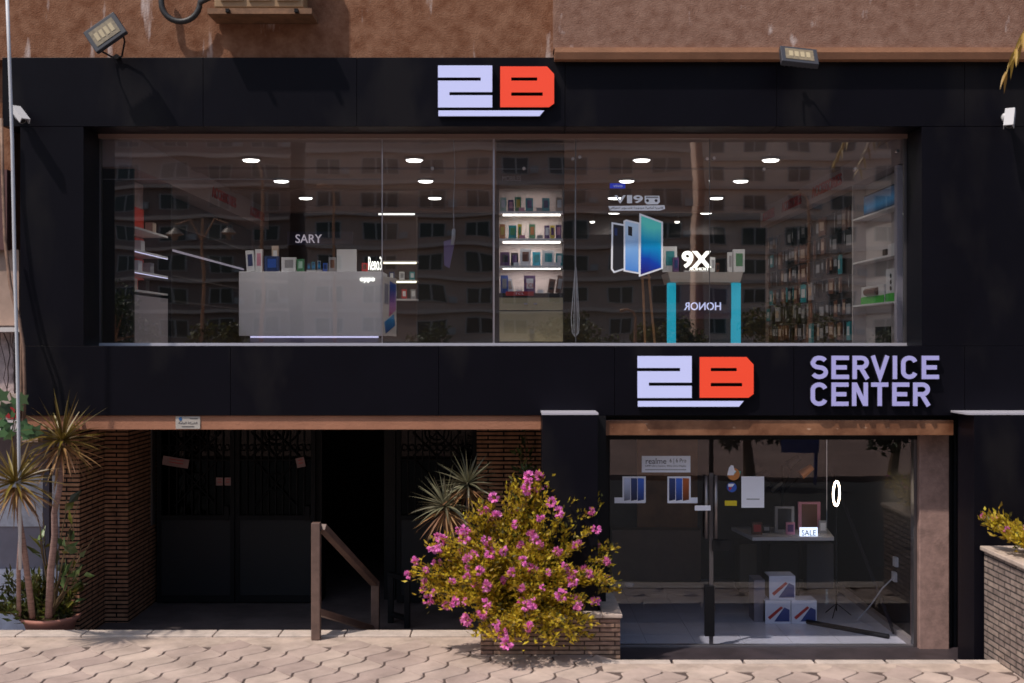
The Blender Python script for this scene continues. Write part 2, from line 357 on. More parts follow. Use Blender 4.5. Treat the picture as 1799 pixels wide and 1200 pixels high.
C = dict(rust=(.3, .07, .02), mist=(.42, .46, .62), white=(.7, .7, .72), black=(.02, .02, .025), purple=(.12, .05, .16), teal=(.03, .28, .32), blue=(.03, .10, .45), green=(.07, .25, .12), mint=(.4, .6, .5),
         orange=(.55, .2, .05), yellow=(.6, .45, .06), red=(.5, .04, .04), pink=(.6, .25, .35), beige=(.5, .38, .3), grey=(.3, .3, .32), navy=(.02, .04, .14), cyan=(.03, .45, .6), brown=(.14, .06, .04))
def cm(c): return mat('print_'+c, C[c], .35)

# ============================================================ THE SETTING
struct(M().box(-400, 400, -400, 400, -.60, -.40).build('ground', m_earth))
struct(M().box(-120, 120, -16, -1.98, -.396, -.14).build('road', m_asph))
struct(M().box(-120, 120, -46, -16.01, -.396, 0.0).build('far_pavement', mat('far_paving', (0.42, 0.27, 0.22), .85, var=.15, scale=.6)))
struct(M().box(-120, 120, -96, -46.01, -.396, -.12).build('far_road', m_asph))
struct(M().box(-60, 60, -1.001, 9.7, -.3965, -.24).build('sunken_forecourt', m_concrete))
# pavement: bed + interlocking pavers (left part reaches closer to the shops than the right part)
NX = PX(1051, 13.4)
bed = M(); bed.box(-60, NX, -1.98, .15, -.395, -.012); bed.box(NX, 60, -1.98, -1.0, -.395, -.0125)
pav = struct(bed.build('pavement', m_joint, origin=(0, -4, -.395)))
pv = M()
A = Vector((.69, 0)); B = Vector((-.23, .22)); chain = [(0, 0), (-.012, .125), (.195, .33), (.23, .44)]
g = .020
def clipx(x, y): return y < (-.0 if x < NX else -1.0)
outline = [Vector(c) for c in chain]                       # left side going up
right = [Vector(c)+B*-1 for c in chain]                    # shifted by -B  (to the lower right)
poly0 = outline+list(reversed(right))
cen = sum(poly0, Vector((0, 0)))/len(poly0)
def inset(poly, d):
    n = len(poly); out = []
    area = sum(poly[i].x*poly[(i+1) % n].y-poly[(i+1) % n].x*poly[i].y for i in range(n)); sg = 1 if area > 0 else -1
    for i in range(n):
        a, b, c = poly[i-1], poly[i], poly[(i+1) % n]; d1 = (b-a).normalized(); d2 = (c-b).normalized()
        n1 = Vector((-d1.y, d1.x))*sg; n2 = Vector((-d2.y, d2.x))*sg; nn = (n1+n2).normalized(); out.append(b+nn*d/max(.4, nn.dot(n1)))
    return out
def paver(gx, gb):
    L_ = [Vector((c.x+gx, c.y)) for c in outline]; R_ = [Vector((c.x-gx, c.y)) for c in right]; b_ = B.normalized()*0; n_ = Vector((0, 1))
    L_[0] += n_*gb; R_[0] += n_*gb; L_[-1] -= n_*gb; R_[-1] -= n_*gb
    return L_+list(reversed(R_))
pin = paver(.012, .0025); pin2 = paver(.018, .006)
for i in range(-14, 15):
    for j in range(-3, 16):
        o = A*i+B*j*-1; # rows come towards the camera as j grows
        o = Vector((o.x, o.y-.4))
        # keep the columns centred while rows shift sideways
        k = round(o.x/.69); o.x -= 0
        if abs(o.x) > 8.3: continue
        if o.y+.44 > (.158 if o.x+.2 < NX else -1.0) or o.y < -1.98: continue
        dz = rnd.uniform(-.0015, .0015); n = len(pin); i0 = len(pv.v)
        pv.v += [Vector((p.x+o.x, p.y+o.y, -.011)) for p in pin]+[Vector((p.x+o.x, p.y+o.y, -.005+dz)) for p in pin]+[Vector((p.x+o.x, p.y+o.y, dz)) for p in pin2]
        for q in range(n):
            r2 = (q+1) % n; pv.f += [(i0+q, i0+r2, i0+r2+n, i0+q+n), (i0+q+n, i0+r2+n, i0+r2+2*n, i0+q+2*n)]
        pv.f.append(tuple(i0+2*n+q for q in range(n)))
        pass
# extra fill: rows shifted left drift, cover whole width by repeating with offset
pavers = pv.build('paving_stones', m_paver, pav)
k_ = M(); x = -9.0  # kerb stones
while x < NX-.05:
    k_.box(x, min(x+.78, NX)-.012, .16, .44, -.3, .018); x += .78
x = NX
while x < 9:
    k_.box(x+.02, x+.77, -1.0, -.86, -.3, .004); x += .78
tag(struct(k_.build('kerb', m_kerb, bevel=.01)), 'pale kerb stones along the pavement edge')
mortar = M(); mortar.box(-9, NX-.01, -.28, .155, -.3, -.0035).box(NX+.01, 9, -1.32, -1.002, -.3, -.0035)
struct(mortar.build('mortar_strip', mat('mortar_strip_mat', (0.46, 0.36, 0.30), .9, var=.2, scale=4, bump=.5)))
mortar.v = []; mortar.f = []

struct(M().box(-60, 60, -2.24, -1.82, -.39, .012).build('street_kerb', m_kerb))
# ============================================================ THE BUILDING
bld = thing('shop_building', (0, .6, -.24), 'two storey shop front with black cladding under a brown stucco wall', 'building')
W = bld
XL, XR = -5.02, 4.80; ZT = PZ(222, 14); ZB = 3.447; FT = PZ(101, 14); FB = PZ(730, 14)
def part(m, n, mt, **k): return m.build(n, mt, W, **k)
for a_, b_ in ((-5.97, -3.62), (-3.615, -1.82), (-1.815, .62), (.625, 3.1), (3.105, 5.3), (5.305, 7.2)): part(M().box(a_, b_, 0, .55, ZT, FT), 'fascia_panel', m_clad, bevel=.003)
part(M().box(-5.76, XL, .001, .55, ZB+.004, ZT-.005), 'cladding_panel', m_clad)
part(M().box(XR, 7.2, .001, .55, ZB+.004, ZT-.005), 'cladding_panel', m_clad)
for a_, b_ in ((-5.72, -3.3), (-3.295, -.86), (-.855, 1.2), (1.205, 3.3), (3.305, 5.3), (5.305, 7.2)): part(M().box(a_, b_, 0, .55, FB, ZB), 'fascia_panel', m_clad, bevel=.003)
# upper walls
part(M().box(-12, .55, .13, .6, FT+.002, 9.2), 'upper_wall', m_stucco)
bay = part(M().box(PX(973, 13.87), 12, -.13, .6, 6.90, 9.2), 'bay_wall', m_stucco2)
mo = M(); f = lambda u, v, d: (PX(975, 13.87)+d, u, v)
mo.prism([(-.16, 6.905), (-.16, 6.85), (-.13, 6.775), (.0, 6.775), (.0, 6.905)], 11.5, f)
mo.build('moulding', m_tan, bay)
# left return of the wall going behind neighbour
part(M().box(-7.5, 7.6, .6, 9.8, 8.8, 9.2), 'roof_slab', m_concrete)
# shell
part(M().box(7.21, 12, .2, 9.8, -.24, 6.76), 'side_wing', m_stucco2)
part(M().box(-5.72, 7.2, .56, 9.8, 2.66, 3.42), 'floor_slab', m_inwall)
part(M().box(-5.72, 7.2, .57, 9.8, ZT+.003, ZT+.4), 'ceiling', m_ceil)
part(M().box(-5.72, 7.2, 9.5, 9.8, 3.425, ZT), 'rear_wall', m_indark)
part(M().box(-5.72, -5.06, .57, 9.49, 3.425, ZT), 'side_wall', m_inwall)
part(M().box(4.98, 7.2, .57, 9.49, 3.425, ZT), 'side_wall', m_inwall)
# ceiling steps (two shallow beams crossing the room)
for yy, hh in ((3.3, .03), (5.75, .03), (8.2, .10)):
    part(M().box(-5.05, 4.97, yy, yy+.35, ZT-hh, ZT+.001), 'ceiling_beam', m_ceil)
# dark rear zone of the shop
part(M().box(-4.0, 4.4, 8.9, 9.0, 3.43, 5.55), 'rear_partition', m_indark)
# window: frame, panes, clamps
win = part(M().box(XL, XR, .53, .60, ZB+.001, ZB+.035), 'window', m_capm)
M().box(XL, XR, .50, .60, ZT-.055, ZT-.001).build('frame', mat('bronze_rail', (0.30, 0.2, 0.17), .45, metal=.3), win)
for x0_, x1_ in ((XL+.001, XL+.022), (XR-.03, XR-.001)):
    M().box(x0_, x1_, .535, .585, ZB+.036, ZT-.056).build('frame', m_alu_d, win)
joints = [672, 868, 1012, 1247]
xs = [XL+.023]+[PX(j, 14.56) for j in joints]+[XR-.031]
for a, b in zip(xs, xs[1:]):
    M().box(a+.004, b-.004, .555, .567, ZB+.038, ZT-.058, rot=R({0: .12, 1: -.16, 2: .1, 3: -.2, 4: .14}[xs.index(a)])).build('glass_pane', m_glass, win)
for j, wd, mm in ((672, .010, m_alu), (868, .022, m_alu), (1012, .009, m_alu_d), (1247, .005, m_alu_d)):
    X = PX(j, 14.56); M().box(X-wd/2, X+wd/2, .545, .577, ZB+.036, ZT-.056).build('joint_strip', mm, win)
zj = PZ(315, 14.56); M().box(XL+.03, PX(671, 14.56), .548, .5545, zj-.003, zj+.003).build('joint_strip', m_alu_d, win)
zj = PZ(297, 14.56); M().box(PX(673, 14.56), XR-.04, .548, .5545, zj-.002, zj+.002).build('joint_strip', m_alu_d, win)
for cx_, cy_ in ((1007, 279), (1019, 276), (1243, 279), (1255, 278), (760, 296), (921, 296), (1343, 297), (1504, 297), (1578, 265)):
    q = P(cx_, cy_, 14.53); M().tube([q, q+Vector((0, .05, 0))], .02, 12).build('clamp', mat('chrome_clamp', (.8, .8, .82), .15, metal=1.0), win)
# lower trim
part(M().box(PX(45, 14.03), PX(951, 14.03), .03, .42, PZ(755, 14.03), FB-.001), 'tan_beam', m_beam, bevel=.006)
part(M().box(PX(1052, 14.04), PX(1676, 14.04), .04, .42, PZ(765, 14.04), PZ(738, 14.04)), 'marble_beam', m_marble, bevel=.006)
part(M().box(PX(1053, 14.2), 7.2, .2, .5, PZ(739, 14.2), FB-.001), 'soffit', m_black)
for x0_, x1_ in ((953, 1051), (1712, 1880)):
    cl = part(M().box(PX(x0_, 13.5), PX(x1_, 13.5), -.5, -.001, -.24, PZ(729, 13.5)), 'column', m_clad, bevel=.004)
    M().box(PX(x0_-(0 if x0_ < 1000 else 12), 13.5)-.005, PX(x1_, 13.5)+.005, -.505, -.0015, PZ(729, 13.5)+.001, PZ(725.5, 13.5)).build('cap', m_capm, cl)
part(M().box(1.0, 1.1, .0, .5, -.24, FB-.002), 'pier', m_black)
# brick entrance walls
part(M().box(-5.66, -5.41, .95, 1.9, -.24, 2.62), 'brick_wall', m_brick)
part(M().box(-6.6, -5.11, 1.902, 3.3, -.24, 2.62), 'brick_wall', m_brick)
part(M().box(PX(838, 16.0), .98, 2.0, 3.3, -.24, 2.62), 'brick_wall', m_brick)
part(M().box(-5.12, -5.085, 2.9, 3.05, .9, 2.6), 'metal_strip', m_alu_d)
# entrance hall behind the gates
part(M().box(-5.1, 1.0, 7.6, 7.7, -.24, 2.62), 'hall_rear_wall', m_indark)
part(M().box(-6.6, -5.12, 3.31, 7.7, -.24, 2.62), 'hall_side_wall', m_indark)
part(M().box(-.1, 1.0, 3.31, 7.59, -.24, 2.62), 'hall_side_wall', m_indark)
part(M().box(PX(695, 17.3), PX(675, 17.3), 3.31, 3.55, -.24, 2.62), 'door_jamb', m_black)
part(M().box(PX(553, 17.2), PX(566, 17.2), 3.2, 3.55, -.24, 2.62), 'door_jamb', m_black)
# gates
def ring(m, c, r, t=.008, n=18): m.tube([Vector(c)+Vector((r*math.cos(2*math.pi*i/n), 0, r*math.sin(2*math.pi*i/n))) for i in range(n+1)], t, 5, caps=False)
m_gpane = glass_mat('dark_gate_glass', tint=(.08, .075, .075), base=.012)
def gate(x0, x1, lab):
    D = 17.05; a, b = PX(x0, D), PX(x1, D); y = D+CYW; z0, z1 = -.22, 2.6
    g_ = M()
    for u0, u1, v0, v1 in ((a, a+.06, z0, z1), (b-.06, b, z0, z1), (a+.06, b-.06, z0, z0+.1), (a+.06, b-.06, z1-.06, z1), (a+.06, b-.06, .95, 1.02)):
        g_.box(u0, u1, y, y+.05, v0, v1)
    gt = g_.build('gate', m_iron, W); gt['label'] = lab
    M().box(a+.06, b-.06, y+.015, y+.035, z0+.1, .95).build('lower_panel', mat('navy_black_panel', (.005, .0055, .009), .6), gt)
    gl_ = M(); n = max(3, round((b-a-.12)/.105))
    for k in range(1, n):
        X = a+.06+(b-a-.12)*k/n; gl_.box(X-.008, X+.008, y+.017, y+.033, 1.02, z1-.06)
    zz = PZ(787, D)
    for k in range(n):
        X = a+.06+(b-a-.12)*(k+.5)/n; ring(gl_, (X, y+.012, zz), .042)
    c = Vector(((a+b)/2, y+.008, 2.20)); s = .34
    for r_ in (.17, .11): ring(gl_, c, r_, .009, 24)
    for q in ((1, 1), (1, -1), (-1, -1), (-1, 1)):
        gl_.tube([c, c+Vector((q[0]*s, 0, q[1]*s))], .011, 5)
    for p_, q_ in (((0, s), (s, 0)), ((s, 0), (0, -s)), ((0, -s), (-s, 0)), ((-s, 0), (0, s))):
        gl_.tube([c+Vector((p_[0], 0, p_[1])), c+Vector((q_[0], 0, q_[1]))], .011, 5)
    c2 = Vector(((a+b)/2, y+.008, 1.5))
    gl_.tube([c2+Vector((-.3, 0, -.35)), c2+Vector((.3, 0, .3))], .01, 5); gl_.tube([c2+Vector((.3, 0, -.35)), c2+Vector((-.3, 0, .3))], .01, 5); ring(gl_, c2, .12, .008)
    gl_.box(a+.06, b-.06, y+.012, y+.037, 1.80, 1.815)
    gl_.build('grille', m_iron, gt)
    M().box(a+.06, b-.06, y+.06, y+.07, 1.02, z1-.06).build('glass_pane', m_gpane, gt)
    M().box(b-.14, b-.075, y-.02, y-.001, .95, 1.15).build('lock', m_iron, gt)
    return gt
gate(276, 412, 'left leaf of the black iron gate'); gate(414, 554, 'middle leaf of the black iron gate beside the open doorway'); gate(697, 838, 'black iron gate leaf behind the pink bush')

# lower shop room
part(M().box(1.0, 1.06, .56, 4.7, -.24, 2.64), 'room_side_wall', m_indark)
part(M().box(4.93, 5.0, .56, 4.7, -.235, 2.64), 'room_side_wall', m_black)
part(M().box(1.07, 4.92, 4.7, 4.85, -.235, 2.64), 'room_rear_wall', mat('rear_wall_grey', (.10, .09, .09), .8, var=.1))
fl = M()
for i in range(7):
    for j in range(7):
        x0_ = 1.065+i*.6; y0_ = .56+j*.6
        if x0_ > 4.9: continue
        fl.box(x0_+.002, min(x0_+.598, 4.925), y0_+.002, min(y0_+.598, 4.695), -.238, -.22)
part(fl, 'tile_floor', m_tile)
part(M().box(1.062, 4.925, .555, 4.695, -.2395, -.226), 'tile_grout', mat('grout', (.15, .14, .14), .8))
part(M().box(4.86, 4.93, .6, 4.68, -.222, -.14), 'skirting', mat('pale_skirting', (.36, .30, .27), .5))
part(M().box(PX(1612, 14.5), PX(1664, 14.5), .42, .75, -.24, 2.6), 'stone_pillar', m_stone, bevel=.01)
rb = M(); x = PX(1668, 14.6)
while x < PX(1712, 14.6): rb.box(x, x+.035, .60, .64, -.24, 2.62); x += .055
rb.box(PX(1664, 14.6), 7.2, .64, .8, -.24, 2.62)
part(rb, 'ribbed_panel', mat('blue_black_panel', (.012, .014, .020), .5))
part(M().box(1.07, 7.2, -.1, .5, -.239, -.2395+.03), 'threshold', mat('dark_threshold', (.04, .03, .035), .5, var=.3))
sf = part(M().box(PX(1064, 14.5), PX(1612, 14.5), .50, .60, 2.31, 2.36), 'shop_door', m_black); sf['label'] = 'frameless glass shop door and side pane'
M().box(PX(1064, 14.5), PX(1612, 14.5), .52, .60, -.215, -.19).build('bottom_rail', m_alu, sf)
M().box(PX(1064, 14.5), PX(1071, 14.5), .50, .60, -.21, 2.31).build('frame', m_black, sf)
M().box(PX(1606, 14.5), PX(1611, 14.5), .50, .60, -.21, 2.31).build('frame', m_alu_d, sf)
M().box(PX(1072, 14.56), PX(1246, 14.56), .555, .567, -.185, 2.305).build('glass_pane', m_glass2, sf)
M().box(PX(1254, 14.56), PX(1605, 14.56), .556, .568, -.185, 2.305).build('glass_pane', m_glass2, sf)
M().box(PX(1246.5, 14.56), PX(1253.5, 14.56), .553, .571, -.185, 1.9).build('door_edge', m_alu_d, sf)
for hx, sgn in ((1242, 1), (1259, 1)):
    q = P(hx, 0, 14.45).x; h = M().tube([(q, .48, PZ(836, 14.48)), (q, .48, PZ(946, 14.48))], .021, 10)
    for yy in (848, 935): z = PZ(yy, 14.48); h.tube([(q, .48, z), (q, .555, z)], .01, 6)
    h.build('handle', mat('brushed_steel', (.32, .28, .28), .35, metal=.8), sf, smooth=True)
M().pb(1253, 1283, 950, 968, 14.5, .05).build('lock', m_black, sf)
M().pb(1239, 1256, 1030, 1118, 14.5, .05).build('foot_plate', m_black, sf)

# ============================================================ SIGNS
def logo(dx, dy, lab):
    D = 13.93; s = thing('logo_sign', P(870+dx, 204+dy, 13.96), lab, 'sign')
    o = lambda pl: [(x+dx, y+dy) for x, y in pl]
    two = [(770, 115), (865.3, 115), (865.3, 167.5-5.8), (790, 161.7), (790, 167.3), (865.3, 167.3), (865.3, 188.7), (770, 188.7), (770, 141.7), (845, 141.7), (845, 136), (770, 136)]
    fr = [[(770, 115), (865.3, 115), (865.3, 136), (770, 136)], [(845, 136.03), (865.3, 136.03), (865.3, 141.67), (845, 141.67)], [(770, 141.7), (865.3, 141.7), (865.3, 161.7), (770, 161.7)],
          [(770, 161.73), (790, 161.73), (790, 167.27), (770, 167.27)], [(770, 167.3), (865.3, 167.3), (865.3, 188.7), (770, 188.7)]]
    def build(polys, name, mt):
        m = M()
        for pl in polys: m.pprism(o(pl), D, .006)
        q = m.build(name, mt, s)
        m2 = M()
        for pl in polys: m2.pprism(o(pl), D+.0065, .058)
        m2.build('sign_return', m_signside, q)
        return q
    build(fr, 'numeral', m_sign_w)
    bb = [[(879.3, 116.7), (961.7, 116.7), (974, 130), (974, 136), (879.3, 136)], [(879.3, 136.03), (898.7, 136.03), (898.7, 141.67), (879.3, 141.67)],
          [(944.3, 136.03), (974, 136.03), (974, 141.67), (944.3, 141.67)], [(879.3, 141.7), (974, 141.7), (974, 162.3), (879.3, 162.3)],
          [(879.3, 162.33), (898.7, 162.33), (898.7, 168.27), (879.3, 168.27)], [(954, 162.33), (974, 162.33), (974, 168.27), (954, 168.27)],
          [(879.3, 168.3), (974, 168.3), (974, 181.7), (965, 188.3), (879.3, 188.3)]]
    build(bb, 'letter', m_sign_r)
    build([[(770.7, 194), (956.7, 194), (948.3, 204), (770.7, 204)]], 'underline', m_sign_w)
    # halo light of the backlit acrylic
    return s
logo(0, 0, 'backlit 2B logo sign on the upper black fascia above the window')
logo(350.5, 510.5, 'backlit 2B logo sign on the lower black fascia beside the service lettering')
sv = thing('lettering_sign', P(1537, 713, 13.96), 'backlit lavender SERVICE CENTER letters on the lower fascia', 'sign')
for row, y0, y1 in (([('S', 1424.8, 1455.2), ('E', 1461.4, 1492.2), ('R', 1498.4, 1527), ('V', 1531, 1562.5), ('I', 1568.4, 1577.4), ('C', 1583.8, 1612.6), ('E', 1620, 1650.4)], 625, 666),
                    ([('C', 1424.8, 1454.4), ('E', 1461.4, 1491.4), ('N', 1497.5, 1525.5), ('T', 1531.2, 1561.2), ('E', 1568.2, 1598.2), ('R', 1604.8, 1634.5)], 672, 713.3)):
    for ch, a, b in row:
        q = stroke_letter(ch, a, b, y0, y1, 7.6, 13.93, .006).build('letter', m_sign_v, sv)
        stroke_letter(ch, a, b, y0, y1, 7.6, 13.938, .055).build('sign_return', m_signside, q)

# ============================================================ FACADE FITTINGS
def floodlight(c, base, ax, tilt, lab):
    t = thing('floodlight', base, lab, 'floodlight', None)
    rot = Matrix.Rotation(ax, 3, 'Y') @ Matrix.Rotation(tilt, 3, 'X')
    T = Matrix.Translation(c) @ rot.to_4x4()
    def bx(*a): m = M().box(*a); m.v = [T @ q for q in m.v]; return m
    hs = bx(-.21, .21, -.03, .04, -.145, .145); 
    for k in range(7): hs.add(bx(-.16+k*.05, -.145+k*.05, .04, .075, -.11, .11))
    h = hs.build('housing', mat('dark_grey_casting', (.035, .038, .05), .5), t, bevel=.008)
    bx(-.16, .16, -.036, -.0305, -.10, .10).build('reflector', mat('reflector', (.22, .18, .12), .35, var=.25, scale=30), h)
    g_ = M()
    for k in range(4): g_.add(bx(-.12+k*.065, -.075+k*.065, -.040, -.0365, -.05, .05))
    g_.build('led_panel', mat('led_panel', (.42, .35, .22), .5), h)
    l_, r_ = T @ Vector((-.2, .02, 0)), T @ Vector((.2, .02, 0)); b = Vector(base)
    M().tube([l_, (l_+b)/2+Vector((-.05, .05, 0)), b+Vector((-.06, -.02, 0))], .011, 6).tube([r_, (r_+b)/2+Vector((.05, .05, 0)), b+Vector((.06, -.02, 0))], .011, 6).tube([b+Vector((-.06, -.02, 0)), b+Vector((.06, -.02, 0))], .011, 6).tube([b+Vector((0, -.03, 0)), b+Vector((0, .02, 0))], .03, 8).build('bracket', m_iron, t)
floodlight(P(186, 58, 13.62), (PX(205, 13.95), -.02, FT+.0), R(-35), R(-8), 'tilted square floodlight fixed above the left end of the fascia')
floodlight(P(1404, 100, 13.5), (PX(1392, 13.85), -.17, PZ(104, 13.85)), R(6), R(-42), 'downward facing floodlight under the moulding of the right bay')
def cctv(base, d, lab):
    base = Vector(base); t = thing('security_camera', base, lab, 'security camera', 'white cameras at the ends of the fascia')
    d = Vector(d).normalized(); M().lathe((0, 0, 0), [(.065, 0), (.065, .03), (.045, .045)], 16)
    m = M().lathe((0, 0, 0), [(.062, 0), (.062, .025), (.04, .045)], 16); Tm = Matrix.Translation(base) @ Matrix.Rotation(R(90), 4, 'X'); m.v = [Tm @ q for q in m.v]
    m.build('mount', m_white_plastic, t, smooth=True)
    e = base+Vector((0, -.12, .02)); M().tube([base+Vector((0, -.04, 0)), e], .022, 10).build('arm', m_white_plastic, t, smooth=True)
    M().tube([e-d*.03, e+d*.01, e+d*.19, e+d*.2], [.03, .045, .045, .042], 14).build('body', m_white_plastic, t, smooth=True)
    s = d.cross(Vector((0, 0, 1))).normalized(); u = s.cross(d)
    hd = M(); hd.v = [e+d*a+s*b_+u*c_ for a in (-.04, .26) for b_, c_ in ((-.05, .0), (-.045, .05), (.045, .05), (.05, .0), (.058, 0), (.053, .06), (-.053, .06), (-.058, 0))]
    hd.f = [(i, (i+1) % 8, (i+1) % 8+8, i+8) for i in range(8)]+[tuple(range(8)), tuple(range(15, 7, -1))]
    hd.build('hood', m_white_plastic, t)
    M().tube([e+d*.2001, e+d*.204], .036, 14).build('lens', m_black, t)
cctv(P(36, 203, 13.99), (.62, -.55, -.62), 'white security camera at the left end, angled down to the right')
cctv(P(1768, 207, 13.99), (-.30, -.55, -.72), 'white security camera at the right end, angled down to the left')
# outdoor unit on the wall
ac = thing('air_conditioner_unit', P(445, 38, 13.75), 'beige outdoor air conditioner on brackets at the top edge', 'air conditioner')
M().box(PX(372, 13.6), PX(530, 13.6), -.28, .02, PZ(8, 13.6), 8.4).build('casing', mat('beige_casing', (.30, .19, .10), .6, var=.15), ac, bevel=.015)
M().box(PX(360, 13.55), PX(545, 13.55), -.33, .11, PZ(19, 13.55), PZ(9, 13.55)).build('tray', mat('rusty_tray', (.20, .10, .05), .7, var=.3, scale=8), ac)
gr = M()
for k in range(3): gr.box(PX(382+k*50, 13.56), PX(422+k*50, 13.56), -.315, -.285, PZ(-6, 13.56), PZ(-6, 13.56)+.3)
gr.build('front_vent', mat('pale_vent', (.62, .52, .42), .6, aniso=(1, 1, 30), var=.3, scale=3), ac)
for xx in (400, 520): M().box(PX(xx, 13.7), PX(xx, 13.7)+.04, -.4, .125, PZ(25, 13.7), PZ(19, 13.7)).build('bracket', m_iron, ac)
hose = M(); pts = [P(278+i*0, 0, 13.95) for i in range(0)]
for i in range(15):
    a = math.pi*(1+i/14.0); pts.append(P(318+34*math.cos(a), 0-34*math.sin(a)*1.0+4, 13.97))
pts = [P(283, -30, 13.99)]+pts+[P(372, -6, 13.9)]
tag(M().tube(pts, .035, 8).build('drain_hose', m_blackcable, smooth=True), 'thick black hose looping down beside the air conditioner', 'hose')
# small notice on the tan beam
nb = thing('notice_plate', P(330, 754, 14.02), 'small pale notice plate on the tan beam over the gates', 'notice')
M().pb(309, 352, 731.5, 753.5, 14.018, .008).build('plate', mat('aged_plate', (.42, .38, .34), .6, var=.1, scale=10), nb)
M().tube([P(318, 736, 14.0175), P(318, 736, 14.014)], .022, 16).build('emblem', mat('blue_print', (.03, .12, .3), .5), nb)
M().pb(334, 348, 735, 736.5, 14.0165, .002).build('print_line', m_ink, nb); ptext('ﺔﻣﺎﻌﻟﺍ ﺔﻛﺮﺸﻟﺍ', 314, 347, 741, 746, 14.0175, .002, m_ink, nb); M().pb(320, 342, 749, 750.5, 14.0165, .002).build('print_line', m_ink, nb)

# left side: pole, pipes, neighbouring building
nbld = thing('neighbouring_building', (-6.8, .8, -.24), 'pale weathered neighbouring shop seen as a sliver at the left edge', 'building')
m_oldpl = mat('weathered_plaster', (.42, .34, .34), .9, var=.3, scale=7, bump=.5, streak=((.12, .09, .09), (9, 9, 2), .6))
M().box(-12, -5.98, .35, 1.2, 2.7, 3.7).build('wall', m_oldpl, nbld)
M().box(-12, -5.99, .32, 1.2, 3.72, 9.0).build('upper_wall', m_stucco, nbld)
M().box(-9, -5.80, .1, 1.2, PZ(583, 14.1), PZ(575, 14.1)).build('ledge', mat('white_ledge', (.6, .56, .55), .7, var=.1), nbld)
M().box(-9, -5.90, .30, .9, PZ(572, 14.4), PZ(440, 14.4)).build('wall_box', mat('pale_brown_box', (.36, .25, .2), .7, var=.15), nbld)
M().box(-9, -6.0, .20, .31, PZ(440, 14.3), PZ(300, 14.3)).build('recess_panel', mat('maroon_panel', (.10, .04, .04), .6), nbld)
M().box(-9, -5.75, .12, .34, PZ(757, 14.2), PZ(738, 14.2)).build('white_band', mat('white_band', (.55, .5, .52), .7, var=.1), nbld)
M().box(-9, -5.87, .16, .34, PZ(737, 14.2), PZ(692, 14.2)).build('sign_board', mat('cream_board', (.42, .33, .29), .7, var=.1), nbld)
ptext('ce', -14, 33, 712, 736, 14.155, .012, mat('dark_red_letter', (.30, .01, .015), .5), nbld, bold=.04)
M().box(-12, -5.80, 1.44, 1.55, PZ(835, 15.4), PZ(757, 15.4)).build('window', mat('purple_grey_glass', (.13, .11, .14), .2), nbld)
M().box(-12, -5.80, 1.40, 1.55, PZ(925, 15.4), PZ(835, 15.4)).build('white_panel', mat('bluish_white_panel', (.55, .58, .68), .5, var=.3, scale=3), nbld)
M().box(-12, -5.80, 1.44, 1.55, PZ(1000, 15.4), PZ(925, 15.4)).build('grey_panel', mat('grey_panel', (.22, .21, .27), .5, var=.1), nbld)
M().box(-12, -5.80, 1.4, 1.55, -.24, PZ(1000, 15.4)).build('white_base', mat('bluish_white_panel2', (.60, .62, .74), .5, var=.2, scale=4), nbld)
M().box(-5.87, -5.79, .95, 1.05, -.24, 2.5).build('post', mat('navy_post', (.05, .045, .07), .5), nbld)
M().box(PX(42, 14.2), PX(75, 14.2), .06, .2, PZ(775, 14.2), PZ(735, 14.2)).build('broken_plaster', mat('crumbled_plaster', (.34, .24, .2), .95, var=.5, scale=9, bump=1), nbld)
tag(M().tube([P(12, -30, 13.3), P(17, 100, 13.3), P(22, 250, 13.3), P(26, 450, 13.32), P(31, 640, 13.35), P(35, 860, 13.4), P(36, 1000, 13.7)], .020, 8).build('conduit', mat('white_conduit', (.55, .56, .6), .5), smooth=True), 'thin white conduit running down the left edge of the photo', 'conduit')
tag(M().tube([P(3, 208, 13.85), P(5, 300, 13.85), P(9, 420, 13.8), P(18, 500, 13.75), P(34, 560, 13.7), P(42, 610, 13.7), P(44, 690, 13.7), P(42, 760, 13.75)], .020, 8).tube([P(9, 420, 13.85), P(22, 520, 13.8), P(38, 585, 13.75), P(38, 700, 13.75), P(35, 770, 13.8)], .018, 8).build('copper_pipe', mat('brown_pipe_lagging', (.22, .13, .09), .6, var=.3, scale=12), smooth=True), 'pair of brown lagged pipes curving down beside the black cladding', 'pipe')
cb = M()
for k in range(5):
    x0_ = rnd.uniform(2, 26); pts = [P(x0_+rnd.uniform(-5, 5)+i*1.2, 585+i*20, 14.25) for i in range(9)]; cb.tube(pts, .004+.003*(k == 0), 4)
tag(cb.build('vine_stem', mat('vine_bark', (.05, .03, .03), .9)), 'thin bare vine stems on the weathered plaster', 'vine')

# handrails
def rail(pts_posts, top, low, r, lab, mt):
    t = thing('handrail', (pts_posts[0][0].x, pts_posts[0][0].y, pts_posts[0][0].z), lab, 'handrail')
    for a, b in pts_posts:
        M().box(a.x-r, a.x+r, a.y-r, a.y+r, a.z, b.z).build('post', mt, t, bevel=.008)
    for (a, b), nm in ((top, 'top_rail'), (low, 'lower_rail')):
        m = M(); d = (b-a).normalized(); s = d.cross(Vector((0, 0, 1))).normalized(); u = s.cross(d); c = []
        for q in (a, b):
            for sx, su in ((-1, -1), (1, -1), (1, 1), (-1, 1)): c.append(q+s*sx*r*.98+u*su*r*.75)
        m.v = c; m.f = [(0, 1, 2, 3), (7, 6, 5, 4), (0, 4, 5, 1), (1, 5, 6, 2), (2, 6, 7, 3), (3, 7, 4, 0)]
        m.build(nm, mt, t, bevel=.006)
    return t
a0, a1 = P(556, 1117, 14.05), P(566, 918, 14.05); a0.z = .0; b1 = P(660, 1022, 15.4); b0 = b1.copy(); b0.z = -.24
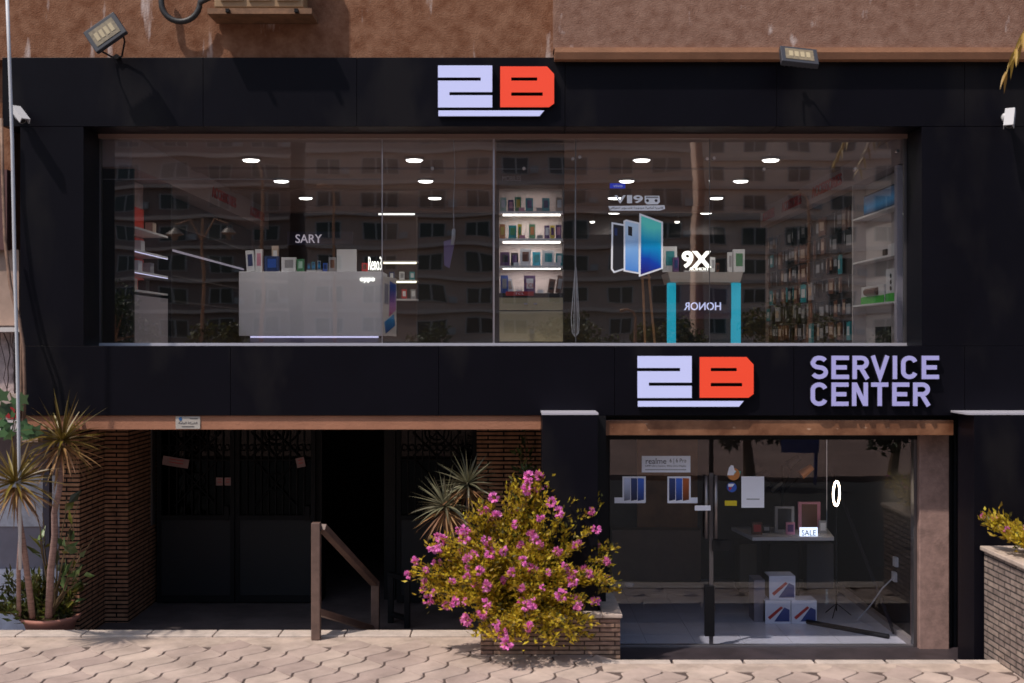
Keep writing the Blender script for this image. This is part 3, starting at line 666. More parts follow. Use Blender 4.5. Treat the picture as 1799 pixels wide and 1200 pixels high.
hr = rail([(a0, a1), (b0, b1)], (a1+Vector((0, 0, -.05)), b1+Vector((0, 0, -.03))), (Vector((a0.x, a0.y, .33)), Vector((b1.x-.05, b1.y, -.20))), .052, 'brown steel handrail sloping down into the entrance', m_rail)
c0 = P(687, 1090, 15.9); c1 = P(687, 1005, 15.9); c0.z = -.24; d0 = P(716, 1090, 15.6); d1 = P(714, 1012, 15.6); d0.z = -.24
rail([(c0, c1), (d0, d1)], (c1+Vector((0, 0, -.03)), d1+Vector((0, 0, -.03))), (c0+Vector((0, 0, .12)), d0+Vector((0, 0, .12))), .038, 'short dark handrail with two posts left of the pink bush', m_iron)

# papers on the gates, and one sheet drawn for a reflection
def paper(x0, x1, y0, y1, D, tilt, lab, lines=('عيادة', 'دكتور'), mt=None):
    t = thing('paper_notice', P((x0+x1)/2, y1, D), lab, 'notice')
    m = M().pb(x0, x1, y0, y1, D, .003); c = P((x0+x1)/2, (y0+y1)/2, D); Rm = Matrix.Translation(c) @ Matrix.Rotation(tilt, 4, 'Y') @ Matrix.Translation(-c)
    m.v = [Rm @ q for q in m.v]; m.build('sheet', mt or mat('pink_paper', (.34, .22, .22), .8, var=.1, scale=10), t)
    n = 2
    for k in range(n):
        h = (y1-y0)/(n+1); l = M().pb(x0+(x1-x0)*.25, x1-(x1-x0)*.2, y0+h*(k+.6), y0+h*(k+.85), D-.0015, .001); l.v = [Rm @ q for q in l.v]; l.build('print_line', m_red, t)
paper(286, 332, 804, 820, 17.03, R(9), 'tilted pink paper notice taped to the left gate leaf')
paper(380, 392, 839, 853, 17.03, 0, 'small pink paper square near the lock of the left gate leaf')
paper(395, 406, 839, 853, 17.03, 0, 'small pink paper square touching the edge of the left gate leaf')
paper(521, 536, 804, 821, 17.03, R(-12), 'torn pink paper scrap high on the middle gate leaf')
paper(480, 523, 832, 862, 17.16, 0, 'beige sheet standing in for a reflection behind the middle gate grille', mt=mat('beige_reflection', (.42, .29, .22), .8))  # added sheet, its colour imitates a reflection in the gate glass

# ============================================================ UPPER SHOP INTERIOR
first = None
LP = [(X, D) for D in (16.4, 18.55, 20.75) for X in (-3.58, -1.34, 1.78, 3.55)]+[(1.97, 23.1), (3.75, 23.1)]
rown = {16.4: 'nearest the window', 18.55: 'second from the window', 20.75: 'third from the window', 23.1: 'at the back of the shop'}
coln = {-3.58: 'leftmost', -1.34: 'centre left', 1.78: 'centre right', 3.55: 'rightmost', 1.97: 'left', 3.75: 'right'}
for X, D in LP:
    z = ZT-.004-(.0 if D < 22 else .0)
    if D == 23.1: z = ZT-.004
    lab = 'round lit downlight, %s in the row %s' % (coln[X], rown[D])
    if first is None:
        t = thing('ceiling_light', (X, D-14, z), lab, 'ceiling light', 'round downlights in the upper shop ceiling')
        M().lathe((X, D-14, z-.03), [(.115, .012), (.125, .0), (.125, .03)], 24).build('rim', m_white_plastic, t, smooth=False)
        M().lathe((X, D-14, z-.045), [(.10, .0), (.108, .02)], 24).build('diffuser', m_lampw, t)
        ld = bpy.data.lights.new('downlight', 'SPOT'); ld.energy = 62; ld.spot_size = R(150); ld.spot_blend = .6; ld.shadow_soft_size = .12; ld.color = (1, .92, .82)
        lo = bpy.data.objects.new('lamp', ld); COL.objects.link(lo); lo.parent = t; lo.location = (0, 0, -.07)
        first = t
    else: dup(first, (X, D-14, z), lab)
# small spots
sp = None
for i, (x_, y_) in enumerate(((611, 364), (782, 365), (865, 365), (524, 365), (1041, 391), (1190, 391))):
    D = 22.6; q = P(x_, y_, D); lab = 'tiny lit spot in the rear ceiling, number %d from the left' % (i+1)
    lab = ['tiny lit spot left of the reception backdrop', 'tiny lit spot above the hanging switch', 'tiny lit spot beside the tall phone cabinet', 'tiny lit spot above the blue wall sign', 'tiny lit spot left of the phone sticker', 'tiny lit spot right of the phone sticker'][(1, 2, 3, 0, 4, 5)[i] if 0 else {0: 1, 1: 2, 2: 3, 3: 0, 4: 4, 5: 5}[i]]
    t = thing('spot_light', q, lab, 'spot light'); M().lathe(q, [(.035, -.01), (.05, .02)], 12).build('diffuser', lamp_mat('spot_face', (1, .95, .8), 5), t)
    M().tube([q+Vector((0, 0, .02)), q+Vector((0, 0, .25))], .03, 8).build('stem', m_indark, t)
# side bulkheads with lettering
lb = part(M().box(-5.055, -4.65, .62, 8.85, PZ(0, 1)*0+CZ+2.14, ZT+.002), 'bulkhead', m_bulk)
rbk = part(M().box(4.75, 4.975, .62, 8.85, CZ+2.18, ZT+.002), 'bulkhead', m_bulk)
for Da, Db in ((18.5, 20.1), (21.2, 22.4)):
    lettering('ACCESSORIES', (-4.645, Da-14, CZ+2.24), (0, Db-Da, 0), (0, 0, .17), .01, m_red, lb, bold=.02)
for Da, Db in ((18.9, 17.2), (21.0, 19.6), (22.6, 21.6)):
    lettering('ACCESSORIES', (4.745, Da-14, CZ+2.26), (0, Db-Da, 0), (0, 0, .17), .01, m_red, rbk, bold=.02)
# shelving on the left: end cabinet with red lit bays + dark board + led strip
lc = thing('wall_cabinet', (-4.9, 1.55, 3.42), 'tall narrow cabinet with red lit bays by the left end of the window', 'cabinet')
M().box(-5.05, -4.64, .66, .70, 3.43, CZ+2.12).build('end_panel', m_black, lc)
M().box(-5.05, -5.0, .71, 2.2, 3.43, CZ+2.12).build('back_panel', mat('pinkish_panel', (.5, .36, .34), .6), lc)
M().box(-5.0, -4.62, 2.2, 2.26, 3.43, CZ+2.12).build('far_panel', m_black, lc)
M().box(-4.99, -4.66, .71, 2.19, 3.44, CZ+.58).build('drawer_front', mat('greyish_laminate', (.40, .36, .38), .5), lc)
for zz in (.62, .86, 1.12, 1.40): M().box(-4.99, -4.66, .71, 2.19, CZ+zz, CZ+zz+.025).build('shelf', m_white, lc); 
for zz in (.86, 1.12): M().box(-4.67, -4.655, .73, 2.17, CZ+zz-.012, CZ+zz-.004).build('light_strip', m_ledc, lc)
for zz, hh in ((.66, .19), (.90, .2), (1.16, .22), (1.44, .34)): M().box(-4.995, -4.98, .73, 2.17, CZ+zz, CZ+zz+hh).build('red_panel', m_redglow, lc)
for i, (yy, zz, c) in enumerate(((1.0, .645, 'beige'), (1.5, .645, 'black'), (1.2, .885, 'white'), (1.7, .885, 'grey'), (1.3, 1.145, 'white'), (1.8, 1.425, 'beige'))):
    t = tag(M().box(-4.85, -4.75, yy, yy+.16, CZ+zz+.001, CZ+zz+.15).build('boxed_speaker', cm(c)), '%s boxed gadget in the red lit cabinet, %s bay, %s' % (c, ['lowest', 'lowest', 'second', 'second', 'third', 'top'][i], ['window side', 'rear side', 'window side', 'rear side', 'middle', 'rear side'][i]), 'box')
lr = thing('wall_shelf', (-4.9, 5.0, 3.42), 'long dark wall shelf with a thin light strip along the left wall', 'shelf')
M().box(-5.05, -4.98, 2.3, 8.85, 3.43, CZ+2.12).build('back_board', m_indark, lr)
for zz in (.55, .9, 1.25, 1.6): M().box(-4.975, -4.70, 2.3, 8.8, CZ+zz, CZ+zz+.025).build('shelf', m_indark, lr)
M().box(-4.70, -4.685, 2.35, 6.9, CZ+1.245, CZ+1.275).build('light_strip', m_leddim, lr)
# right: white display cabinet
rc = thing('wall_cabinet', (4.85, 1.6, 3.42), 'white open display cabinet at the right end of the window', 'cabinet')
m_cabw = mat('cabinet_white', (0.5, 0.45, 0.44), .5)
M().box(4.735, 4.97, .70, .80, 3.43, CZ+2.17).build('end_panel', mat('lavender_white', (.50, .46, .52), .5), rc)
M().box(4.92, 4.97, .801, 2.6, 3.43, CZ+2.17).build('back_panel', m_cabw, rc)
M().box(4.735, 4.97, 2.6, 2.65, 3.43, CZ+2.17).build('far_panel', m_cabw, rc)
for zz in (.49, 1.08, 1.68): M().box(4.735, 4.919, .801, 2.599, CZ+zz-.012, CZ+zz+.012).build('shelf', m_white, rc)
M().box(4.74, 4.76, 1.0, 1.6, 3.44, 3.44+.25).build('drawer_gap', m_black, rc)
def sidebox(y0, y1, z0, h, mt, name, lab, cat='box', x0=4.78, x1=4.87):
    return tag(M().box(x0, x1, y0, y1, z0+.001, z0+h).build(name, mt), lab, cat)
m_screen = grad_mat('blue_screen', [(0.1, (.0, .02, .06)), (.5, (.01, .12, .25)), (.9, (.0, .03, .08))], es=.5)
tv = thing('display_screen', (4.83, 1.6, CZ+1.69), 'dark blue screen standing on the top shelf of the white cabinet', 'screen')
M().box(4.80, 4.83, .9, 2.3, CZ+1.70, CZ+1.98).build('bezel', m_black, tv); M().box(4.79, 4.7995, .93, 2.27, CZ+1.72, CZ+1.96).build('panel', m_screen, tv)
t = thing('product_box', (4.82, 1.75, CZ+.503), 'white and green box with a picture of a dark speaker', 'box')
M().box(4.78, 4.88, 1.35, 2.35, CZ+.503, CZ+.74).build('carton', m_white, t); M().box(4.772, 4.7795, 1.35, 2.35, CZ+.505, CZ+.60).build('green_band', mat('bright_green', (.08, .5, .06), .4), t)
M().tube([(4.775, 1.6, CZ+.66), (4.775, 2.1, CZ+.66)], .05, 10).build('printed_speaker', cm('brown'), t)
t = thing('product_box', (4.82, 1.05, CZ+.503), 'tall white and green box with small dark pictures', 'box')
M().box(4.78, 4.88, .88, 1.28, CZ+.503, CZ+.92).build('carton', m_white, t); M().box(4.772, 4.7795, .88, 1.28, CZ+.505, CZ+.61).build('green_band', MATS['bright_green'], t)
for k in range(3): M().tube([(4.7745, 1.08, CZ+.67+k*.08), (4.779, 1.08, CZ+.67+k*.08)], .03, 10).build('printed_dot', m_black, t)
sidebox(1.3, 1.42, CZ+1.093, .09, m_black, 'webcam', 'small black webcam on the middle shelf of the white cabinet', 'camera')
sidebox(.88, 1.2, CZ+1.093, .14, m_white, 'white_box', 'low white box on the middle shelf of the white cabinet')
# hook board with packets along the right wall
hb = thing('hook_board', (4.9, 5.7, 3.42), 'long dark board with rows of hooks on the right wall', 'display board')
M().box(4.90, 4.97, 2.70, 8.8, 3.43, CZ+2.17).build('board', mat('board_brown_black', (.04, .025, .025), .6), hb)
for r_ in range(6): M().box(4.885, 4.8995, 2.75, 8.75, CZ+.30+r_*.33, CZ+.312+r_*.33).build('hook_rail', m_alu_d, hb)
pk = {}
def packet(kind, loc, lab):
    c = {'dark': ('black', 'grey'), 'pale': ('grey', 'beige'), 'teal': ('teal', 'white'), 'brown': ('brown', 'beige')}[kind]
    if kind not in pk:
        t = thing('accessory_packet', loc, lab, 'packet', '%s packets on the hook board' % kind)
        l = Vector(loc); M().box(l.x-.03, l.x, l.y-.095, l.y+.095, l.z-.27, l.z).build('pouch', cm(c[0]), t)
        M().box(l.x-.034, l.x-.0305, l.y-.06, l.y+.06, l.z-.20, l.z-.07).build('printed_card', cm(c[1]), t)
        M().tube([(l.x+.03, l.y, l.z-.01), (l.x-.06, l.y, l.z-.01)], .006, 5).build('hook', m_alu_d, t); pk[kind] = t
    else: dup(pk[kind], loc, lab, scale=rnd.uniform(.72, 1.2), rz=rnd.uniform(-.25, .25))
for r_ in range(6):
    for k in range(24):
        if rnd.random() < .12: continue
        kind = rnd.choices(['dark', 'pale', 'teal', 'brown'], [6, 1.3, 1.1, 3.4])[0]
        packet(kind, (4.86, 2.9+k*.245+rnd.uniform(-.03, .03), CZ+.30+r_*.33-.01), '%s packet hanging in the %s row of the hook board' % (kind, ['lowest', 'second lowest', 'third lowest', 'third highest', 'second highest', 'topmost'][r_]))

# tall phone cabinet at the centre
D0 = 14.95
pc = thing('phone_cabinet', P(932, 608, D0+.2), 'tall lit phone cabinet with four shelves behind the centre glass', 'cabinet')
m_cabd = mat('brown_black_carcass', (.025, .016, .016), .5)
xa, xb = PX(872, D0), PX(992, D0); ya = D0-14
M().box(xa, PX(877, D0), ya, ya+.4, 3.43, PZ(252, D0)).build('side_panel', m_cabd, pc); M().box(PX(990, D0), xb, ya, ya+.4, 3.43, PZ(252, D0)).build('side_panel', m_cabd, pc)
M().box(PX(877, D0), PX(990, D0), ya+.01, ya+.4, PZ(325, D0), PZ(252, D0)-.002).build('header', mat('header_brown', (.05, .03, .028), .5), pc)
ptext('MOBILES', 883, 916, 309, 318, D0+.005, .004, mat('faded_letters', (.3, .24, .24), .5), pc)
M().box(PX(877, D0), PX(990, D0), ya+.37, ya+.4, 3.43, PZ(325, D0)-.002).build('back_panel', mat('cabinet_back', (.66, .56, .52), .6), pc)
M().box(PX(877, D0), PX(990, D0), ya+.005, ya+.36, PZ(520, D0)-.02, PZ(515, D0)).build('counter_ledge', m_cabd, pc)
for y0_, y1_ in ((522, 545), (547, 600)):
    dr = M().pb(877.5, 989.5, y0_, y1_, D0+.01, .3).build('drawer', mat('taupe_drawer', (.46, .38, .22), .5, var=.05), pc)
    if y0_ == 522:
        for hx in (924, 941): M().pb(hx-3, hx+3, 532, 535, D0-.01, .02).build('knob', m_alu, dr)
for sy in (371, 419, 467): M().box(PX(877.5, D0), PX(989.5, D0), ya+.02, ya+.36, PZ(sy+4, D0), PZ(sy, D0)).build('shelf', m_white, pc)
for sy in (378, 426, 472):
    s_ = M().pb(884, 985, sy-1.6, sy+1.2, D0+.03, .02).build('light_strip', m_led, pc)
    ld = bpy.data.lights.new('strip_glow', 'AREA'); ld.shape = 'RECTANGLE'; ld.size = .7; ld.size_y = .04; ld.energy = 2.2; ld.color = (1, .9, .85)
    lo = bpy.data.objects.new('strip_lamp', ld); COL.objects.link(lo); lo.parent = pc; lo.location = Vector((PX(934, D0), ya+.16, PZ(sy+1, D0)))-wl(pc)
ld = bpy.data.lights.new('strip_glow', 'AREA'); ld.shape = 'RECTANGLE'; ld.size = .7; ld.size_y = .04; ld.energy = 1.0; ld.color = (1, .85, .78)
lo = bpy.data.objects.new('strip_lamp', ld); COL.objects.link(lo); lo.parent = pc; lo.location = Vector((PX(934, D0), ya+.16, PZ(327, D0)))-wl(pc)
pl_ = M().pb(889, 938, 512, 519.5, D0-.012, .01).build('brand_plate', mat('red_plate', (.45, .03, .03), .4), pc)
ptext('TCL', 905, 921, 514, 517.5, D0-.0125, .002, m_paper, pl_)
ORD = ['first', 'second', 'third', 'fourth', 'fifth', 'sixth', 'seventh']
def pbox(x0, x1, y0, y1, D, c, c2, lab, t=.05, tilt=0, kind='phone_box'):
    th = thing(kind, P((x0+x1)/2, y1, D), lab, 'phone box')
    def rt(m):
        if tilt:
            c_ = P((x0+x1)/2, y1, D); Rm = Matrix.Translation(c_) @ Matrix.Rotation(tilt, 4, 'Y') @ Matrix.Translation(-c_); m.v = [Rm @ q for q in m.v]
        return m
    rt(M().pb(x0, x1, y0, y1, D, t)).build('carton', cm(c), th)
    w_, h_ = x1-x0, y1-y0
    rt(M().pb(x0+w_*.22, x1-w_*.18, y0+h_*.18, y1-h_*.25, D-.003, .0028)).build('printed_picture', cm(c2), th)
    return th
rows = [('top', 371, [(879, 890, 24, 'mint', 'white'), (893, 903, 20, 'purple', 'pink'), (905, 916, 25, 'green', 'yellow'), (924, 937, 23, 'teal', 'purple'), (953, 966, 23, 'teal', 'navy'), (977, 989, 24, 'beige', 'white')]),
        ('second', 419, [(878, 888, 25, 'orange', 'yellow'), (894, 908, 23, 'teal', 'green'), (910, 917, 25, 'yellow', 'green'), (930, 941, 25, 'green', 'orange'), (957, 966, 23, 'purple', 'white'), (967, 975, 23, 'yellow', 'purple'), (977, 987, 24, 'purple', 'pink')]),
        ('third', 467, [(879, 896, 24, 'purple', 'black'), (898, 911, 23, 'black', 'purple'), (914, 933, 30, 'white', 'brown'), (936, 950, 24, 'cyan', 'teal'), (953, 974, 27, 'white', 'teal'), (977, 989, 22, 'teal', 'white')]),
        ('bottom', 515, [(880, 893, 31, 'blue', 'grey'), (893, 903, 26, 'white', 'beige'), (921, 941, 31, 'purple', 'white'), (962, 973, 25, 'brown', 'black'), (976, 987, 31, 'brown', 'grey')])]
for rn, yb, its in rows:
    for i, (x0_, x1_, h_, c, c2) in enumerate(its):
        tl = 0
        if rn == 'bottom': tl = [0, R(-9), 0, R(9), R(9)][i]
        th = pbox(x0_, x1_, yb-h_, yb-.3, D0+.10+.03*(i % 2), c, c2, '%s box, %s print, %s from left on the %s shelf of the tall cabinet' % (c, c2, ORD[i], rn), tilt=tl)
        if c == 'purple' and rn == 'bottom': ptext('TCL', 922.5, 939.5, 498, 505, D0+.099+.03*(i % 2)-.004, .003, m_red, th)
for i, (x_, yb, c) in enumerate(((917, 371, 'pink'), (948, 371, 'grey'), (918, 419, 'pink'), (949, 419, 'grey'), (908, 467, 'white'), (980, 467, 'white'), (912, 515, 'white'), (950, 515, 'white'))):
    sh = {371: 'top', 419: 'second', 467: 'third', 515: 'bottom'}[yb]
    tag(M().pb(x_-5, x_+5, yb-6, yb-.3, D0+.04, .02).build('price_card', cm(c)), 'small %s price card on the %s side of the %s shelf of the tall cabinet' % (c, 'left' if x_ < 934 else 'right', sh), 'price card')

# reception desk on the left
dk = thing('reception_desk', P(546, 600, 17.2), 'long pale grey reception desk with a glowing base line', 'desk')
M().pb(420, 672, 477, 590, 17.0, .7).build('front_panel', m_desk, dk, bevel=.006)
M().pb(440, 665, 590.5, 593.5, 17.02, .05).build('light_strip', m_ledc, dk)
M().pb(440, 665, 594, 605, 17.03, .6).build('plinth', mat('lavender_plinth', (.35, .32, .42), .5), dk)
ptext('oppo', 633, 659, 488, 497, 16.995, .008, m_glow, dk, bold=.004)
# promo side panel
pp = thing('promo_panel', P(686, 592, 17.4), 'tilting promotional panel with pink and blue phone art right of the desk', 'display panel')
def slant(u, v, d):    # u 0..1 across, v pixel row
    X0, D_0 = PX(673, 16.95), 16.95; X1, D_1 = PX(697, 17.6), 17.6; X = X0+(X1-X0)*u; D = D_0+(D_1-D_0)*u
    return (X-d*.5, D-14+d, PZ(v, D))
M().prism([(0, 485), (1, 489), (1, 591), (0, 589)], .04, slant).build('panel', m_white, pp)
fr_ = lambda u, v, d: slant(u, v, d-.006)
M().prism([(.5, 494), (.97, 500), (.95, 545), (.45, 556)], .004, fr_).build('phone_art', grad_mat('pink_blue_art', [(.1, (.6, .1, .25)), (.45, (.5, .2, .6)), (.9, (.03, .1, .5))]), pp)
M().prism([(.1, 566), (.8, 552), (.9, 572), (.2, 586)], .004, fr_).build('phone_art', grad_mat('blue_art', [(.1, (.02, .05, .3)), (.9, (.05, .35, .8))]), pp)
M().prism([(.12, 497), (.4, 499), (.4, 535), (.12, 533)], .003, fr_).build('printed_line', mat('grey_print', (.3, .3, .4), .6), pp)
t = thing('lit_sign', P(659, 476, 17.1), 'glowing white Reno3 letters on the desk corner', 'sign')
ptext('Reno3', 648, 671, 451, 475, 17.1, .03, m_glow, t)
# objects on the desk
def dbox(x0, x1, y0, c, c2, lab, D=17.15, yb=476.8, t=.08, tilt=0): return pbox(x0, x1, y0, yb, D, c, c2, lab, t=t, tilt=tilt)
dbox(434, 448, 440, 'white', 'navy', 'white leaflet box at the left end of the desk', tilt=R(-4)); dbox(449, 461, 438, 'white', 'pink', 'white leaflet box with pink print near the left end of the desk')
dbox(465, 490, 450, 'navy', 'blue', 'dark navy phone box on the desk with blue print'); dbox(495, 520, 452, 'white', 'grey', 'small white carton with a grey picture on the desk')
dbox(522, 534, 455, 'green', 'mint', 'small green carton on the desk'); dbox(568, 575, 462, 'blue', 'navy', 'tiny blue carton on the desk'); dbox(578, 590, 452, 'grey', 'brown', 'grey brown carton on the desk beside the tall white board')
dbox(592, 626, 438, 'white', 'white', 'tall blank white board standing on the desk'); dbox(636, 646, 462, 'red', 'brown', 'small red carton on the desk before the glowing letters')
dbox(478, 489, 432, 'beige', 'white', 'pale figure shaped pack behind the navy phone box', D=17.4)

for i, (x_, c, lab) in enumerate(((540, 'black', 'slim black display phone standing behind the green carton'), (548, 'teal', 'slim teal display phone standing on the middle of the desk'), (558, 'grey', 'slim grey display phone left of the tiny blue carton'))):
    t = thing('display_phone', P(x_+3, 476.8, 17.2), lab, 'phone'); M().pb(x_, x_+6, 462-i*2, 474, 17.2, .01).build('body', cm(c), t, bevel=.002); M().pb(x_+.8, x_+5.2, 463.2-i*2, 473, 17.198, .0015).build('screen', m_screen, t)
    M().pb(x_-1, x_+7, 474.2, 476.7, 17.17, .08).build('stand', m_white_plastic, t)
# rear wall sign + shelf unit
sy = thing('wall_sign', P(562, 430, 22.4), 'dark blue sign with SARY lettering on the rear wall', 'sign')
M().pb(505, 620, 407, 430, 22.4, .08).build('board', mat('navy_board', (.012, .015, .06), .4), sy); ptext('SARY', 520, 566, 412, 427, 22.39, .03, lamp_mat('pale_lit_letter', (.8, .7, .8), .5), sy)
ru = thing('shelf_unit', P(702, 600, 20.2), 'rear shelf unit with yellow lit shelves right of the desk', 'shelf')
M().pb(672, 733, 378, 600, 20.35, .05).build('back_panel', mat('brown_back', (.10, .065, .055), .7), ru)
for yy, mt in ((462, m_ylw_led), (495.5, m_ylw_led)): M().pb(674, 732, yy-1.5, yy+1.5, 20.0, .03).build('light_strip', mt, ru); M().pb(672, 733, yy-4, yy-1.6, 20.0, .34).build('shelf', m_white, ru)
M().pb(665, 729, 374.5, 377.5, 20.0, .04).build('top_light', lamp_mat('top_tube', (.9, .88, .8), 2.0), ru)
M().pb(672, 733, 525, 528, 20.0, .34).build('shelf', m_white, ru)
for i, (x_, yb, c) in enumerate(((684, 494-2.5, 'navy'), (702, 491.5, 'white'), (720, 491.5, 'teal'), (690, 524.5, 'black'), (706, 524.5, 'red'), (722, 524.5, 'grey'))):
    pbox(x_, x_+9, yb-14-(2 if i > 2 else 0), yb, 20.1, c, 'white' if c != 'white' else 'grey', '%s phone box on the %s yellow lit shelf of the rear unit' % (c, 'upper' if i < 3 else 'lower'))

# HONOR counter on the right
hc = thing('display_counter', P(1240, 604, 17.2), 'purple counter with cyan lit legs and a pale top, HONOR seen reversed', 'counter')
M().pprism([(1174, 478), (1306, 478), (1301, 496), (1179, 496)], 16.95, .75).build('countertop', mat('warm_white_top', (.52, .47, .42), .5), hc)
m_cyan = lamp_mat('cyan_edge', (.01, .45, .62), .75, (.02, .3, .4))
for a, b in ((1174, 1188), (1287, 1302)): M().pb(a, b, 497, 606, 17.0, .12).build('leg', m_cyan, hc)
M().pb(1190, 1286, 500, 560, 17.08, .05).build('front_panel', mat('plum_panel', (.06, .035, .06), .35), hc)
M().pb(1188.5, 1286.5, 561, 606, 17.3, .05).build('lower_panel', m_indark, hc)
ptext('HONOR', 1202, 1267, 531, 545, 17.078, .012, m_honor, hc, mirror=True, bold=.015)
t = thing('lit_sign', P(1224, 477, 17.1), 'glowing 9X sign standing on the cyan legged counter', 'sign')
M().pb(1203, 1245, 475.3, 477.6, 17.08, .08).build('base', m_white_plastic, t)
ptext('9X', 1198, 1250, 441, 471, 17.08, .03, m_glow, t, bold=.035); ptext('HONOR', 1211, 1244, 470, 475.2, 17.08, .02, m_glow, t, mirror=True, bold=.01)
def cbox(x0, x1, y0, c, c2, lab, D=17.2): return pbox(x0, x1, y0, 477.6, D, c, c2, lab, t=.09)
cbox(1165, 1190, 433, 'white', 'teal', 'large white phone box behind the left end of the cyan legged counter', D=17.3); cbox(1183, 1193, 452, 'purple', 'navy', 'small purple phone box at the left end of the cyan legged counter')
cbox(1249, 1257, 452, 'white', 'grey', 'narrow white carton right of the glowing 9X sign'); cbox(1259, 1264, 462, 'brown', 'black', 'tiny dark carton in the middle of the cyan legged counter')
cbox(1280, 1287, 443, 'white', 'grey', 'slim white carton near the right end of the cyan legged counter'); cbox(1289, 1309, 438, 'white', 'green', 'tall white carton at the right end of the cyan legged counter')

# vivo stickers on the glass
DG = 14.55
def outl(poly, k):
    c = sum((Vector(p) for p in poly), Vector((0, 0)))/len(poly); p2 = [Vector(p) for p in poly]; return [tuple(p) for p in inset(p2, -k)]
st = thing('window_sticker', P(1120, 487, DG-.004), 'glass sticker of three overlapping smartphones, black, pale blue and teal', 'sticker')
m_stk = mat('sticker_white', (.92, .93, .98), .5)
ph = [([(1078, 394), (1096, 397), (1096, 471), (1080, 476), (1077, 472)], 'black_phone', cm('black')), ([(1099, 390), (1101, 389), (1122, 394), (1122, 478), (1099, 474)], 'pale_blue_phone', grad_mat('pale_blue_back', [(.1, (.08, .28, .8)), (.6, (.25, .5, .9)), (.95, (.6, .78, .98))])),
      ([(1127, 379), (1162, 392), (1162, 470), (1126, 482)], 'teal_phone', grad_mat('teal_front', [(.12, (.02, .01, .20)), (.42, (.005, .06, .48)), (.75, (.0, .42, .75)), (1.1, (.15, .85, .75))], diag=.12))]
for k, (pl, nm, mt) in enumerate(ph):
    M().pprism([(float(a), float(b)) for a, b in outl(pl, 3.2)], DG-.002-.0012*k, .001).build('white_border', m_stk, st)
    q = M().pprism(pl, DG-.0056-.0006*k, .0015).build(nm, mt, st)
M().pprism([(1104, 397), (1111, 399), (1111, 415), (1104, 413)], DG-.0075, .001).build('lens_block', cm('black'), st)
M().pprism([(1080, 400), (1085, 401), (1085, 414), (1080, 413)], DG-.0075, .001).build('lens_block', cm('navy'), st)
t = thing('window_sticker', P(1085, 331, DG-.002), 'small blue vivo sticker on the glass above the V19 lettering', 'sticker')
M().pb(1072, 1099, 322, 331, DG-.002, .001).build('label', mat('vivo_blue', (.04, .06, .55), .4, emit=(.03, .05, .5), es=.25), t); ptext('vivo', 1078, 1094, 324, 329, DG-.0025, .001, m_stk, t)
t = thing('window_sticker', P(1118, 370, DG-.002), 'white V19 lettering sticker with an Arabic line under it', 'sticker')

for ch, a, b in (('V', 1080, 1100), ('1', 1102, 1111), ('9', 1113, 1130)):
    ptext(ch, a, b, 343, 357, DG-.002, .001, m_stk, t, bold=.03)

M().pprism([(1133, 344), (1159, 344), (1160, 355), (1156, 359), (1137, 359), (1133, 355)], DG-.002, .001).build('camera_icon', m_stk, t)
for cx_ in (1138, 1153): M().tube([P(cx_, 352.5, DG-.0035), P(cx_, 352.5, DG-.0045)], .018, 12).build('lens_icon', m_ink, t)
M().pprism([(1135, 345.5), (1157, 345.5), (1157, 348), (1135, 348)], DG-.0035, .001).build('print_line', cm('grey'), t)
M().pprism([(1069, 362), (1168, 360.5), (1169, 367), (1160, 370), (1072, 370)], DG-.002, .001).build('text_plate', m_stk, t)
ptext('ﻲﻓﺍﺮﺘﺣﺍ ﺮﻳﻮﺼﺘﻠﻟ ﺔﺟﻭﺩﺰﻣ ﺔﻴﻣﺎﻣﺃ ﺍﺮﻴﻣﺎﻛ', 1071, 1166, 361.8, 368.8, DG-.0045, .001, m_ink, t)
t = thing('trunk_reflection', P(1140, 604, 15.6), 'two thin orange sticks standing in for reflected tree trunks below the phone sticker', 'trunk reflection'); m_trunk_refl = mat('orange_wood', (.55, .27, .11), .6, var=.2, scale=12)  # added sticks imitating tree trunks mirrored in the window
M().tube([P(1128, 470, 15.6), P(1131, 520, 15.6), P(1134, 604, 15.55)], .016, 7).build('leg', m_trunk_refl, t); M().tube([P(1139, 470, 15.6), P(1144, 530, 15.6), P(1151, 604, 15.55)], .016, 7).build('leg', m_trunk_refl, t)
M().pb(1126, 1144, 486, 489, 15.58, .02).build('crossbar', m_trunk_refl, t)
# pendant switch, bag, chains
t = thing('pendant_switch', P(798, 430, 15.0), 'white pendant switch hanging on a thin cord behind the glass', 'switch')
M().tube([P(797, 243, 15.0), P(800, 300, 15.0), P(797, 360, 15.0), P(798, 404, 15.0)], .006, 6).build('cord', m_cable, t)
M().tube([P(798, 402, 15.0), P(797.5, 406, 15.0), P(797, 418, 15.0), P(795, 430, 15.0)], [.015, .024, .024, .018], 10).build('switch_body', m_white_plastic, t, smooth=True)
tag(M().pprism([(780, 424), (796, 420), (799, 428), (795, 446), (790, 471), (781, 466)], 15.1, .02).build('plastic_bag', mat('lavender_plastic', (.22, .16, .34), .3)), 'lavender plastic bag hanging below the pendant switch', 'bag')
t = thing('blind_chain', P(1011, 592, 14.72), 'looped blind chain hanging at the centre right joint', 'blind chain')
for dx in (0, 3):
    pts = [P(1011+dx*.6, 245, 14.7), P(1012-dx*.4, 350, 14.7), P(1011, 470, 14.7), P(1004+dx*1.6, 560, 14.7), P(1006+dx, 585, 14.7), P(1011, 592, 14.7), P(1017-dx*.8, 585, 14.7), P(1018-dx, 560, 14.7), P(1013-dx*.3, 470, 14.7)]
    M().tube(pts, .005, 5).build('chain', m_cable, t)
t = thing('blind_chain', P(190, 590, 14.72), 'thin looped blind chain hanging at the left end of the window', 'blind chain')
